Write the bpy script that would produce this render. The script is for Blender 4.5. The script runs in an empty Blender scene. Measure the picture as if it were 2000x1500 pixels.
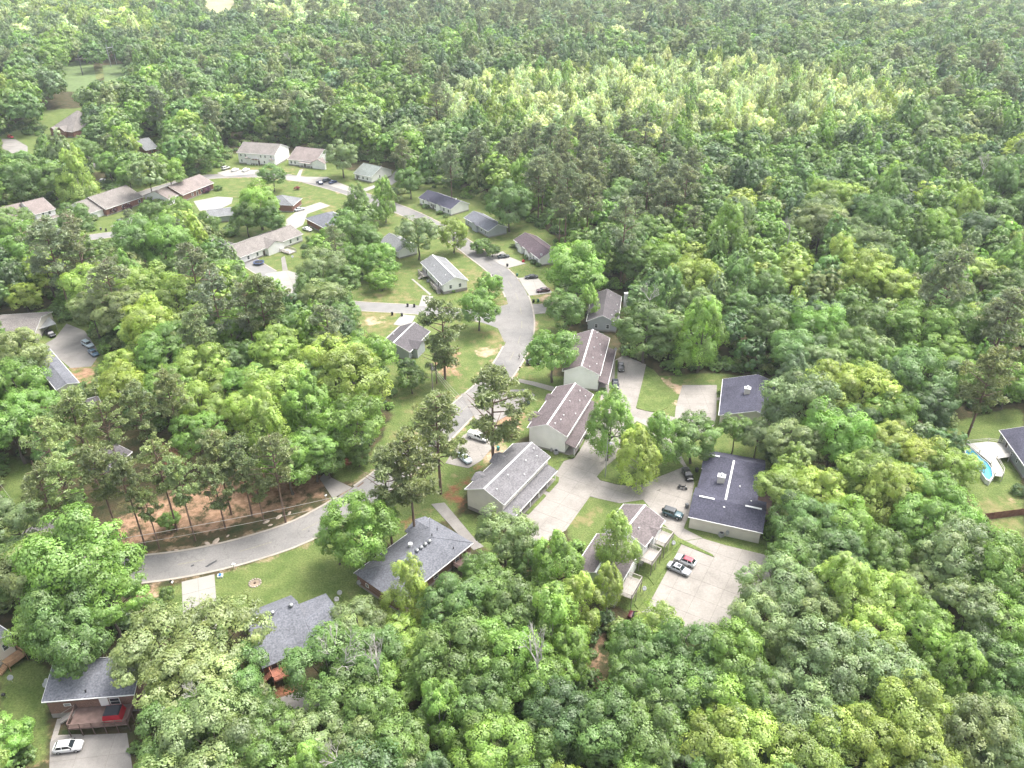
import bpy, bmesh, math, random
import numpy as np
from math import radians, sin, cos, tan, pi, atan2, sqrt
from mathutils import Vector

SC = bpy.context.scene
COL = SC.collection

# ------------------------------------------------------------------ camera, light, exposure
CAM_H, PITCH, FPX = 112.0, radians(31.0), 1540.0
cd = bpy.data.cameras.new("camera")
cd.sensor_width = 36.0
cd.lens = 36.0 * FPX / 2000.0
cd.clip_start, cd.clip_end = 1.0, 6000.0
cam = bpy.data.objects.new("camera", cd)
cam.location = (0, 0, CAM_H)
cam.rotation_euler = (pi / 2 - PITCH, 0, 0)
COL.objects.link(cam)
SC.camera = cam

HAZE = 0.00011
SUN_EL, SUN_AZ = radians(62), radians(52)          # azimuth clockwise from +Y (view direction)
w = bpy.data.worlds.new("World"); SC.world = w; w.use_nodes = True
nt = w.node_tree
sky = nt.nodes.new("ShaderNodeTexSky"); sky.sky_type = 'NISHITA'; sky.sun_disc = False
sky.sun_elevation = SUN_EL; sky.sun_rotation = SUN_AZ
sky.air_density = 1.0; sky.dust_density = 6.0; sky.ozone_density = 0.6; sky.altitude = 100
bg = nt.nodes["Background"]; bg.inputs[1].default_value = 0.15
hs = nt.nodes.new("ShaderNodeHueSaturation"); hs.inputs["Saturation"].default_value = 0.35      # thin bright overcast: nearly white
nt.links.new(sky.outputs[0], hs.inputs["Color"]); nt.links.new(hs.outputs[0], bg.inputs[0])
sl = bpy.data.lights.new("sun", 'SUN'); sl.energy = 1.05; sl.angle = radians(20); sl.color = (1.0, 0.95, 0.87)
sun = bpy.data.objects.new("sun", sl); COL.objects.link(sun)
sd = Vector((sin(SUN_AZ) * cos(SUN_EL), cos(SUN_AZ) * cos(SUN_EL), sin(SUN_EL)))
sun.rotation_euler = sd.to_track_quat('Z', 'Y').to_euler()
sun.location = (150, 100, 300)
SC.view_settings.view_transform = 'Standard'
SC.view_settings.look = 'None'
SC.view_settings.gamma = 1.0
SC.view_settings.use_curve_mapping = False
SC.view_settings.exposure = 1.66
SC.cycles.max_bounces = 8
SC.cycles.diffuse_bounces = 4
SC.cycles.transmission_bounces = 4
SC.cycles.volume_bounces = 0
SC.cycles.use_denoising = True
SC.cycles.denoiser = 'OPENIMAGEDENOISE'
SC.cycles.denoising_input_passes = 'RGB_ALBEDO_NORMAL'

# ------------------------------------------------------------------ survey helpers
CT, ST = cos(PITCH), sin(PITCH)

def P(u, v, z=0.0):
    """point at height z seen at survey photo coordinate (u, v)"""
    x = (u - 1000.0) / FPX; y = -(v - 750.0) / FPX
    d = (x, CT + y * ST, -ST + y * CT)
    t = (z - CAM_H) / d[2]
    return Vector((d[0] * t, d[1] * t, z))

def depth(p):
    return p[1] * CT + (CAM_H - p[2]) * ST

def Q(p):
    """survey coordinate of a world point"""
    dz = p[2] - CAM_H
    f = p[1] * CT - dz * ST; up = p[1] * ST + dz * CT
    return 1000 + FPX * p[0] / f, 750 - FPX * up / f

def alb(r, g, b, k=2.4):
    f = lambda c: ((c / 255 + 0.055) / 1.055) ** 2.4 if c > 10 else c / 255 / 12.92
    return (f(r) / k, f(g) / k, f(b) / k)

# ------------------------------------------------------------------ materials
MATS = {}
def nodes_of(name):
    m = bpy.data.materials.new(name); m.use_nodes = True
    t = m.node_tree
    return m, t, t.nodes["Principled BSDF"], t.nodes["Material Output"]

def mk(name, col, var=0.18, scale=0.6, rough=0.85, bump=0.0, bscale=8.0, spec=0.3, metal=0.0, stretch=None, stain=None, stain_scale=0.12, stain_amt=0.5, fine=0.0, fscale=9.0, crack=0.0):
    if name in MATS: return MATS[name]
    m, t, b, o = nodes_of(name); N = t.nodes; Lk = t.links
    tc = N.new("ShaderNodeTexCoord"); src = tc.outputs["Object"]
    if stretch:
        mp = N.new("ShaderNodeMapping"); mp.inputs["Scale"].default_value = stretch
        Lk.new(src, mp.inputs[0]); src = mp.outputs[0]
    nz = N.new("ShaderNodeTexNoise"); nz.inputs["Scale"].default_value = scale; nz.inputs["Detail"].default_value = 5
    Lk.new(src, nz.inputs["Vector"])
    rp = N.new("ShaderNodeValToRGB")
    lo = [max(0, c * (1 - var)) for c in col]; hi = [min(1, c * (1 + var)) for c in col]
    rp.color_ramp.elements[0].position = 0.3; rp.color_ramp.elements[1].position = 0.7
    rp.color_ramp.elements[0].color = (*lo, 1); rp.color_ramp.elements[1].color = (*hi, 1)
    Lk.new(nz.outputs["Fac"], rp.inputs[0]); out = rp.outputs[0]
    if stain:
        n2 = N.new("ShaderNodeTexNoise"); n2.inputs["Scale"].default_value = stain_scale; n2.inputs["Detail"].default_value = 6; n2.inputs["Roughness"].default_value = 0.65
        Lk.new(tc.outputs["Object"], n2.inputs["Vector"])
        r2 = N.new("ShaderNodeValToRGB"); r2.color_ramp.elements[0].position = 0.48; r2.color_ramp.elements[1].position = 0.68
        r2.color_ramp.elements[0].color = (0, 0, 0, 1); r2.color_ramp.elements[1].color = (stain_amt,) * 3 + (1,)
        Lk.new(n2.outputs["Fac"], r2.inputs[0])
        mx = N.new("ShaderNodeMix"); mx.data_type = 'RGBA'
        Lk.new(r2.outputs[0], mx.inputs["Factor"]); Lk.new(out, mx.inputs["A"]); mx.inputs["B"].default_value = (*stain, 1)
        out = mx.outputs["Result"]
    if crack:
        vr = N.new("ShaderNodeTexVoronoi"); vr.feature = 'DISTANCE_TO_EDGE'; vr.inputs["Scale"].default_value = 0.16
        wn = N.new("ShaderNodeTexNoise"); wn.inputs["Scale"].default_value = 0.5; wn.inputs["Detail"].default_value = 5; Lk.new(tc.outputs["Object"], wn.inputs["Vector"])
        va = N.new("ShaderNodeVectorMath"); va.operation = 'MULTIPLY_ADD'; Lk.new(wn.outputs["Color"], va.inputs[0]); va.inputs[1].default_value = (4, 4, 4); Lk.new(tc.outputs["Object"], va.inputs[2]); Lk.new(va.outputs[0], vr.inputs["Vector"])
        cr = N.new("ShaderNodeMapRange"); cr.inputs[1].default_value = 0.0; cr.inputs[2].default_value = 0.022; cr.inputs[3].default_value = 1 - crack; cr.inputs[4].default_value = 1
        Lk.new(vr.outputs["Distance"], cr.inputs[0]); mc = N.new("ShaderNodeMix"); mc.data_type = 'RGBA'; mc.blend_type = 'MULTIPLY'; mc.inputs["Factor"].default_value = 1
        Lk.new(out, mc.inputs["A"]); Lk.new(cr.outputs[0], mc.inputs["B"]); out = mc.outputs["Result"]
    if fine:
        n4 = N.new("ShaderNodeTexNoise"); n4.inputs["Scale"].default_value = fscale; n4.inputs["Detail"].default_value = 2
        Lk.new(tc.outputs["Object"], n4.inputs["Vector"])
        mr = N.new("ShaderNodeMapRange"); mr.inputs[1].default_value = 0.3; mr.inputs[2].default_value = 0.7; mr.inputs[3].default_value = 1 - fine; mr.inputs[4].default_value = 1 + fine
        Lk.new(n4.outputs["Fac"], mr.inputs[0])
        m2 = N.new("ShaderNodeMix"); m2.data_type = 'RGBA'; m2.blend_type = 'MULTIPLY'; m2.inputs["Factor"].default_value = 1
        Lk.new(out, m2.inputs["A"]); Lk.new(mr.outputs[0], m2.inputs["B"]); out = m2.outputs["Result"]
    Lk.new(out, b.inputs["Base Color"])
    b.inputs["Roughness"].default_value = rough; b.inputs["Specular IOR Level"].default_value = spec; b.inputs["Metallic"].default_value = metal
    if bump:
        n3 = N.new("ShaderNodeTexNoise"); n3.inputs["Scale"].default_value = bscale; n3.inputs["Detail"].default_value = 4
        Lk.new(tc.outputs["Object"], n3.inputs["Vector"])
        bp = N.new("ShaderNodeBump"); bp.inputs["Strength"].default_value = bump; bp.inputs["Distance"].default_value = 0.05
        Lk.new(n3.outputs["Fac"], bp.inputs["Height"]); Lk.new(bp.outputs[0], b.inputs["Normal"])
    MATS[name] = m
    return m

def roof_mat(name, col, stain=None, amt=0.5):
    """asphalt shingles: tab-sized tone changes, soft courses, weather stains"""
    if name in MATS: return MATS[name]
    m = mk(name, col, var=0.12, scale=0.35, rough=0.9, spec=0.2, stain=stain or tuple(c * 0.62 for c in col), stain_scale=0.22, stain_amt=amt, fine=0.32, fscale=3.2)
    t = m.node_tree; N = t.nodes; b = N["Principled BSDF"]
    tc = N.new("ShaderNodeTexCoord")
    mp = N.new("ShaderNodeMapping"); mp.inputs["Scale"].default_value = (3, 3, 3); t.links.new(tc.outputs["Object"], mp.inputs[0])
    wv = N.new("ShaderNodeTexWave"); wv.bands_direction = 'Z'; wv.inputs["Scale"].default_value = 1.4; wv.inputs["Distortion"].default_value = 1.0; wv.wave_profile = 'SAW'
    t.links.new(mp.outputs[0], wv.inputs["Vector"])
    bp = N.new("ShaderNodeBump"); bp.inputs["Strength"].default_value = 0.35; bp.inputs["Distance"].default_value = 0.03
    t.links.new(wv.outputs["Fac"], bp.inputs["Height"]); t.links.new(bp.outputs[0], b.inputs["Normal"])
    return m

def siding_mat(name, col, rough=0.6):
    if name in MATS: return MATS[name]
    m = mk(name, col, var=0.05, scale=0.5, rough=rough, spec=0.3, stain=tuple(c * 0.8 for c in col), stain_scale=0.4, stain_amt=0.35)
    t = m.node_tree; N = t.nodes; b = N["Principled BSDF"]
    tc = N.new("ShaderNodeTexCoord")
    wv = N.new("ShaderNodeTexWave"); wv.bands_direction = 'Z'; wv.inputs["Scale"].default_value = 1.6; wv.wave_profile = 'SAW'
    t.links.new(tc.outputs["Object"], wv.inputs["Vector"])
    bp = N.new("ShaderNodeBump"); bp.inputs["Strength"].default_value = 0.6; bp.inputs["Distance"].default_value = 0.03
    t.links.new(wv.outputs["Fac"], bp.inputs["Height"]); t.links.new(bp.outputs[0], b.inputs["Normal"])
    return m

def brick_mat(name, col):
    if name in MATS: return MATS[name]
    m, t, b, o = nodes_of(name); N = t.nodes
    tc = N.new("ShaderNodeTexCoord"); br = N.new("ShaderNodeTexBrick")
    mp = N.new("ShaderNodeMapping"); mp.inputs["Rotation"].default_value = (pi / 2, 0, 0.6); t.links.new(tc.outputs["Object"], mp.inputs[0])
    br.inputs["Scale"].default_value = 2.2; br.inputs["Mortar Size"].default_value = 0.02
    br.inputs["Color1"].default_value = (*col, 1); br.inputs["Color2"].default_value = (*[c * 0.65 for c in col], 1); br.inputs["Mortar"].default_value = (0.28, 0.24, 0.21, 1)
    t.links.new(mp.outputs[0], br.inputs["Vector"]); t.links.new(br.outputs[0], b.inputs["Base Color"])
    b.inputs["Roughness"].default_value = 0.9; b.inputs["Specular IOR Level"].default_value = 0.2
    MATS[name] = m
    return m

def paint_mat():
    if "car_paint" in MATS: return MATS["car_paint"]
    m, t, b, o = nodes_of("car_paint"); oi = t.nodes.new("ShaderNodeObjectInfo")
    t.links.new(oi.outputs["Color"], b.inputs["Base Color"])
    b.inputs["Roughness"].default_value = 0.28; b.inputs["Specular IOR Level"].default_value = 0.5
    b.inputs["Coat Weight"].default_value = 0.5; b.inputs["Coat Roughness"].default_value = 0.08
    MATS["car_paint"] = m
    return m

def leaf_mat(name, src, transl=0.37):
    """src 'object': colour of the crown object; 'instancer': colour of the scattered point"""
    if name in MATS: return MATS[name]
    m, t, b, o = nodes_of(name); N = t.nodes; Lk = t.links
    N.remove(b)
    if src == 'object':
        oi = N.new("ShaderNodeObjectInfo"); base = oi.outputs["Color"]
    else:
        a = N.new("ShaderNodeAttribute"); a.attribute_type = 'INSTANCER'; a.attribute_name = "col"; base = a.outputs["Color"]
    at = N.new("ShaderNodeAttribute"); at.attribute_name = "tint"
    mr = N.new("ShaderNodeMapRange"); mr.inputs[3].default_value = 0.66; mr.inputs[4].default_value = 1.38
    Lk.new(at.outputs["Fac"], mr.inputs[0])
    m1 = N.new("ShaderNodeMix"); m1.data_type = 'RGBA'; m1.blend_type = 'MULTIPLY'; m1.inputs["Factor"].default_value = 1
    Lk.new(base, m1.inputs["A"]); Lk.new(mr.outputs[0], m1.inputs["B"])
    ah = N.new("ShaderNodeAttribute"); ah.attribute_name = "warm"
    m2 = N.new("ShaderNodeMix"); m2.data_type = 'RGBA'; m2.blend_type = 'MULTIPLY'
    Lk.new(ah.outputs["Fac"], m2.inputs["Factor"]); Lk.new(m1.outputs["Result"], m2.inputs["A"]); m2.inputs["B"].default_value = (1.14, 1.02, 0.85, 1)
    df = N.new("ShaderNodeBsdfDiffuse"); tr = N.new("ShaderNodeBsdfTranslucent"); gl = N.new("ShaderNodeBsdfGlossy"); gl.inputs["Roughness"].default_value = 0.45
    Lk.new(m2.outputs["Result"], df.inputs[0])
    m3 = N.new("ShaderNodeMix"); m3.data_type = 'RGBA'; m3.blend_type = 'MULTIPLY'; m3.inputs["Factor"].default_value = 1
    Lk.new(m2.outputs["Result"], m3.inputs["A"]); m3.inputs["B"].default_value = (1.2, 1.25, 0.7, 1)
    Lk.new(m3.outputs["Result"], tr.inputs[0])
    s1 = N.new("ShaderNodeMixShader"); s1.inputs[0].default_value = transl
    Lk.new(df.outputs[0], s1.inputs[1]); Lk.new(tr.outputs[0], s1.inputs[2])
    s2 = N.new("ShaderNodeMixShader"); s2.inputs[0].default_value = 0.05
    Lk.new(s1.outputs[0], s2.inputs[1]); Lk.new(gl.outputs[0], s2.inputs[2])
    Lk.new(s2.outputs[0], o.inputs[0])
    MATS[name] = m
    return m

# ------------------------------------------------------------------ mesh helpers
class MB:
    def __init__(s, T=None): s.v = []; s.f = []; s.T = T
    def add(s, pts):
        n = len(s.v); s.v.extend([tuple(p) for p in pts]); return n
    def poly(s, pts):
        n = s.add(pts); s.f.append(list(range(n, n + len(pts)))); return s
    def prism(s, lo, hi):
        n = len(lo); a = s.add(lo); b = s.add(hi)
        s.f.append([a + i for i in range(n)][::-1]); s.f.append([b + i for i in range(n)])
        for i in range(n):
            j = (i + 1) % n; s.f.append([a + i, a + j, b + j, b + i])
        return s
    def slab(s, pts, t):
        return s.prism([(p[0], p[1], p[2] - t) for p in pts], pts)
    def box(s, x0, x1, y0, y1, z0, z1):
        r = [(x0, y0), (x1, y0), (x1, y1), (x0, y1)]
        return s.prism([(x, y, z0) for x, y in r], [(x, y, z1) for x, y in r])
    def tube(s, path, rad, n=6, caps=True):
        path = [Vector(p) for p in path]; rings = []
        if not hasattr(rad, '__len__'): rad = [rad] * len(path)
        for i, p in enumerate(path):
            d = (path[min(i + 1, len(path) - 1)] - path[max(i - 1, 0)]).normalized()
            a = d.orthogonal().normalized(); b = d.cross(a)
            rings.append(s.add([p + rad[i] * (cos(2 * pi * k / n) * a + sin(2 * pi * k / n) * b) for k in range(n)]))
        for r0, r1 in zip(rings, rings[1:]):
            for k in range(n):
                s.f.append([r0 + k, r0 + (k + 1) % n, r1 + (k + 1) % n, r1 + k])
        if caps:
            s.f.append([rings[0] + k for k in range(n)][::-1]); s.f.append([rings[-1] + k for k in range(n)])
        return s
    def lathe(s, prof, c=(0, 0, 0), n=12):
        rings = [s.add([(c[0] + r * cos(2 * pi * k / n), c[1] + r * sin(2 * pi * k / n), c[2] + z) for k in range(n)]) for r, z in prof]
        for r0, r1 in zip(rings, rings[1:]):
            for k in range(n):
                s.f.append([r0 + k, r0 + (k + 1) % n, r1 + (k + 1) % n, r1 + k])
        s.f.append([rings[0] + k for k in range(n)][::-1]); s.f.append([rings[-1] + k for k in range(n)])
        return s
    def wheel(s, c, r, wd, n=16):
        rings = []
        for y, rr in ((-wd / 2, r * 0.9), (-wd / 2 + 0.03, r), (wd / 2 - 0.03, r), (wd / 2, r * 0.9)):
            rings.append(s.add([(c[0] + rr * cos(2 * pi * k / n), c[1] + y, c[2] + rr * sin(2 * pi * k / n)) for k in range(n)]))
        for r0, r1 in zip(rings, rings[1:]):
            for k in range(n): s.f.append([r0 + k, r0 + (k + 1) % n, r1 + (k + 1) % n, r1 + k])
        s.f.append([rings[0] + k for k in range(n)]); s.f.append([rings[-1] + k for k in range(n)][::-1])
        return s
    def mesh(s, name, mat, smooth=False):
        vs = [s.T(*p) for p in s.v] if s.T else s.v
        me = bpy.data.meshes.new(name); me.from_pydata(vs, [], s.f)
        bm = bmesh.new(); bm.from_mesh(me); bmesh.ops.recalc_face_normals(bm, faces=bm.faces); bm.to_mesh(me); bm.free()
        me.materials.append(mat)
        if smooth:
            me.polygons.foreach_set("use_smooth", [True] * len(me.polygons))
        return me
    def build(s, name, mat, parent=None, smooth=False):
        return link(name, s.mesh(name, mat, smooth), parent)

def link(name, data, parent=None, loc=None, rz=None):
    o = bpy.data.objects.new(name, data); COL.objects.link(o)
    if parent is not None: o.parent = parent
    if loc is not None: o.location = loc
    if rz is not None: o.rotation_euler = (0, 0, rz)
    return o

LANDMARKS = []
def thing(name, label, cat, loc=(0, 0, 0), rz=0.0, group=None, mark=None):
    o = link(name, None, None, loc, rz); o.empty_display_size = 0.5
    return tag(o, label, cat, group, mark)

def tag(o, label, cat, group=None, mark=None):
    o["label"] = label; o["category"] = cat
    if group: o["group"] = group
    if mark: LANDMARKS.append((mark, Vector(o.location)))
    return o

def structure(o): o["kind"] = "structure"; return o
def stuff(o): o["kind"] = "stuff"; return o
# ------------------------------------------------------------------ ground
def inside(px, py, poly):
    r = np.zeros(px.shape, bool); n = len(poly)
    for i in range(n):
        x0, y0 = poly[i]; x1, y1 = poly[(i + 1) % n]
        if y0 == y1: continue
        c = ((y0 > py) != (y1 > py)) & (px < (x1 - x0) * (py - y0) / (y1 - y0) + x0)
        r ^= c
    return r

def wp(poly, z=0.0): return [tuple(P(u, v, z)[:2]) for u, v in poly]

COVER = {   # what grows or lies on the ground, surveyed outlines
 "grass": [[(0,255),(80,215),(160,210),(240,270),(320,265),(310,310),(160,330),(60,310),(0,310)], [(430,320),(780,335),(980,385),(1110,480),(1110,640),(1060,760),(1110,800),(960,900),(880,1010),(790,1060),(640,1060),(720,900),(770,800),(700,690),(660,560),(560,570),(430,520),(270,470),(130,470),(0,440),(0,380)], [(60,600),(160,610),(230,700),(200,800),(100,800),(60,700)], [(268,1150),(350,1140),(420,1122),(640,1045),(720,1050),(720,1110),(800,1200),(860,1310),(740,1340),(640,1300),(480,1230),(300,1210)],
   [(700,585),(740,560),(800,520),(850,560),(850,590),(700,595)], [(560,365),(680,408),(650,425),(590,400)], [(340,300),(640,300),(700,350),(760,345),(700,372),(430,335)],
   [(0,880),(60,900),(110,1000),(50,1060),(0,1050)], [(0,1290),(110,1300),(95,1400),(100,1500),(60,1500),(0,1500)],
   [(1830,830),(2000,790),(2000,1090),(1900,1060),(1890,960)], [(1080,735),(1420,730),(1560,745),(1540,1060),(1560,1120),(1250,1230),(1130,1100),(1050,900)],
   [(880,490),(905,500),(960,530),(1000,600),(960,620),(890,610)], [(960,460),(1090,500),(1090,610),(1050,620),(1010,540)],
   [(840,700),(905,640),(1000,640),(1000,680),(960,730),(890,790),(790,850),(760,800)], [(690,600),(770,600),(800,640),(740,690),(690,680)],
   [(985,740),(1110,740),(1100,800),(1040,800),(985,765)], [(640,920),(770,870),(740,920),(660,950)], [(115,130),(180,120),(190,175),(115,180)], [(195,125),(245,125),(245,160),(200,160)],
   [(395,-14),(460,-14),(456,28),(408,28)], [(460,500),(600,510),(600,560),(480,560)], [(0,270),(120,265),(110,300),(0,310)], [(170,395),(300,380),(300,420),(190,450)], [(270,360),(470,330),(470,400),(290,410)],
   [(170,300),(230,290),(230,330),(180,340)], [(880,1010),(930,1000),(990,1060),(960,1090)]],
 "dry": [[(700,585),(770,560),(840,585),(820,592),(700,595)], [(880,520),(960,530),(1000,600),(960,620),(910,600)], [(395,-14),(460,-14),(456,28),(408,28)], [(115,130),(180,120),(190,175),(115,180)], [(195,125),(245,125),(245,160),(200,160)],
   [(1020,540),(1090,560),(1090,610),(1050,620)], [(690,600),(770,600),(790,640),(740,670),(690,660)], [(930,640),(1000,640),(1000,680),(950,700)], [(1880,970),(2000,960),(2000,1060),(1910,1040)], [(560,365),(680,408),(650,425),(590,400)], [(430,325),(600,325),(600,340),(430,345)], [(1100,1030),(1150,975),(1200,985),(1130,1060)]],
 "clay": [[(470,930),(560,900),(640,930),(650,970),(520,1010),(400,1045),(225,1075),(205,1050),(240,1000),(330,960)], [(255,1150),(330,1140),(310,1200),(255,1200)], [(145,690),(190,700),(190,740),(150,770),(110,790)],
   [(1265,722),(1300,735),(1345,757),(1325,775),(1290,745)], [(1150,1220),(1190,1230),(1180,1370),(1140,1350)], [(950,800),(1005,790),(1040,800),(1010,860),(940,900),(950,860)], [(90,1400),(120,1400),(105,1500),(75,1500)], [(840,690),(910,680),(900,740),(850,735)], [(455,480),(470,470),(480,485),(462,492)]],
 "patchy": [[(430,320),(780,335),(980,385),(1110,480),(1110,640),(1060,760),(1110,800),(960,900),(880,1010),(790,1060),(640,1060),(720,900),(770,800),(700,690),(660,560),(560,570),(430,520)], [(200,940),(640,900),(650,970),(400,1050),(225,1078)], [(1060,960),(1160,960),(1210,990),(1140,1060),(1060,1060)], [(1080,735),(1420,730),(1560,745),(1540,1060),(1300,960)]],
 "straw": [[(845,975),(905,930),(950,880),(985,870),(905,965),(925,1010),(870,985)], [(770,1010),(840,995),(835,1012),(790,1040)], [(300,860),(360,870),(380,920),(320,920)], [(470,930),(560,900),(600,960),(450,1000)], [(560,890),(690,880),(700,910),(600,930)], [(520,1335),(580,1320),(590,1370),(540,1380)]],
 "sand": [[(915,690),(955,670),(985,690),(950,705)], [(700,620),(760,615),(760,630),(720,640)], [(560,1100),(625,1075),(640,1062),(575,1090)], [(270,1150),(325,1145),(290,1200),(268,1200)], [(1268,722),(1300,735),(1350,762),(1310,820),(1305,790),(1320,770),(1290,745)], [(870,760),(905,755),(895,790)], [(1060,650),(1085,640),(1075,670)], [(1055,570),(1085,575),(1085,600),(1050,595)], [(955,865),(1000,850),(990,890),(920,920)], [(430,1125),(465,1112),(440,1140)], [(1940,975),(2000,970),(2000,985),(1950,985)], [(1985,1045),(2030,1040),(2030,1070),(1990,1065)], [(960,555),(975,560),(975,575),(962,570)], [(1005,840),(1035,815),(1030,840),(1008,860)]],
}
MAIN = [(40,1108),(160,1117),(290,1110),(400,1093),(500,1068),(590,1036),(680,986),(752,935),(835,868),(905,800),(962,748),(1000,695),(1018,648),(1016,600),(1000,560),(972,528),(936,500),(895,470),(846,440),(790,413),(735,393),(690,377),(640,362),(580,348),(510,342),(440,343),(380,350),(300,372),(225,400)]
COVER['verge'] = []
def axis(lo, hi, step, far_lo, far_hi, far_step):
    return np.concatenate([np.arange(far_lo, lo, far_step), np.arange(lo, hi, step), np.arange(hi, far_hi + 1, far_step)])
gx = axis(-330, 330, 1.5, -1700, 1700, 50.0); gy = np.concatenate([axis(60, 345, 1.4, -60, 345, 20.0), axis(345, 640, 4.0, 345, 1700, 30.0)]); gy = np.unique(gy)
GX, GY = np.meshgrid(gx, gy)
nx, ny = len(gx), len(gy)
rngg = np.random.default_rng(5)
me = bpy.data.meshes.new("ground")
verts = np.stack([GX, GY, np.zeros_like(GX)], -1).reshape(-1, 3)
ii = (np.arange(ny - 1)[:, None] * nx + np.arange(nx - 1)[None, :]).reshape(-1)
faces = np.stack([ii, ii + 1, ii + nx + 1, ii + nx], -1)
me.vertices.add(len(verts)); me.vertices.foreach_set("co", verts.astype(np.float32).ravel())
me.loops.add(faces.size); me.loops.foreach_set("vertex_index", faces.astype(np.int32).ravel())
me.polygons.add(len(faces)); me.polygons.foreach_set("loop_start", np.arange(0, faces.size, 4, dtype=np.int32))
me.update(); me.validate()
for k, polys in COVER.items():
    wgt = np.zeros(GX.shape)
    for p in polys: wgt = np.maximum(wgt, inside(GX, GY, wp(p)).astype(float))
    for _ in range(2):
        q = np.pad(wgt, 1, mode='edge'); wgt = (q[:-2, 1:-1] + q[2:, 1:-1] + q[1:-1, :-2] + q[1:-1, 2:] + 2 * q[1:-1, 1:-1]) / 6
    if k == 'verge':
        RP = np.array([P(u, v)[:2] for u, v in MAIN]); RP = np.concatenate([RP[i] + (RP[i + 1] - RP[i]) * np.linspace(0, 1, 12)[:, None] for i in range(len(RP) - 1)])
        d2 = np.full(GX.shape, 1e9)
        for q_ in RP: d2 = np.minimum(d2, (GX - q_[0]) ** 2 + (GY - q_[1]) ** 2)
        wgt = np.clip((7.2 - np.sqrt(d2)) / 2.2, 0, 1)
    wgt *= dict(grass=0.85, patchy=0.36, dry=0.52, clay=0.58, straw=0.6, sand=0.62, verge=0.45)[k]
    a = me.attributes.new(k, 'FLOAT', 'POINT'); a.data.foreach_set("value", wgt.astype(np.float32).ravel())

LAWN = dict(a=(0.074, 0.118, 0.032), b=(0.138, 0.172, 0.058))
def lawn_colour(t, scale=0.25):
    N = t.nodes; Lk = t.links
    geo = N.new("ShaderNodeNewGeometry")
    nz = N.new("ShaderNodeTexNoise"); nz.inputs["Scale"].default_value = scale; nz.inputs["Detail"].default_value = 7; nz.inputs["Roughness"].default_value = 0.65
    Lk.new(geo.outputs["Position"], nz.inputs["Vector"])
    rp = N.new("ShaderNodeValToRGB"); e = rp.color_ramp.elements
    e[0].position = 0.3; e[0].color = (*LAWN["a"], 1); e[1].position = 0.62; e[1].color = (*LAWN["b"], 1)
    e2 = e.new(0.8); e2.color = (0.19, 0.17, 0.08, 1)
    Lk.new(nz.outputs["Fac"], rp.inputs[0])
    n2 = N.new("ShaderNodeTexNoise"); n2.inputs["Scale"].default_value = 3.0; n2.inputs["Detail"].default_value = 3; Lk.new(geo.outputs["Position"], n2.inputs["Vector"])
    mr = N.new("ShaderNodeMapRange"); mr.inputs[1].default_value = 0.3; mr.inputs[2].default_value = 0.7; mr.inputs[3].default_value = 0.7; mr.inputs[4].default_value = 1.3
    Lk.new(n2.outputs["Fac"], mr.inputs[0])
    mx = N.new("ShaderNodeMix"); mx.data_type = 'RGBA'; mx.blend_type = 'MULTIPLY'; mx.inputs["Factor"].default_value = 1
    Lk.new(rp.outputs[0], mx.inputs["A"]); Lk.new(mr.outputs[0], mx.inputs["B"])
    return mx.outputs["Result"], geo

gm, t, b, o_ = nodes_of("ground_cover"); N = t.nodes; Lk = t.links
lawn_c, geo = lawn_colour(t)
def ramp(scale, c0, c1, p0=0.35, p1=0.65, detail=6):
    nz = N.new("ShaderNodeTexNoise"); nz.inputs["Scale"].default_value = scale; nz.inputs["Detail"].default_value = detail; nz.inputs["Roughness"].default_value = 0.65
    Lk.new(geo.outputs["Position"], nz.inputs["Vector"])
    rp = N.new("ShaderNodeValToRGB"); e = rp.color_ramp.elements
    e[0].position = p0; e[0].color = (*c0, 1); e[1].position = p1; e[1].color = (*c1, 1)
    Lk.new(nz.outputs["Fac"], rp.inputs[0]); return rp.outputs[0]
cur = ramp(0.35, (0.032, 0.046, 0.018), (0.095, 0.072, 0.042))
mixn = N.new("ShaderNodeTexNoise"); mixn.inputs["Scale"].default_value = 0.32; mixn.inputs["Detail"].default_value = 8; mixn.inputs["Roughness"].default_value = 0.7
Lk.new(geo.outputs["Position"], mixn.inputs["Vector"])
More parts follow.
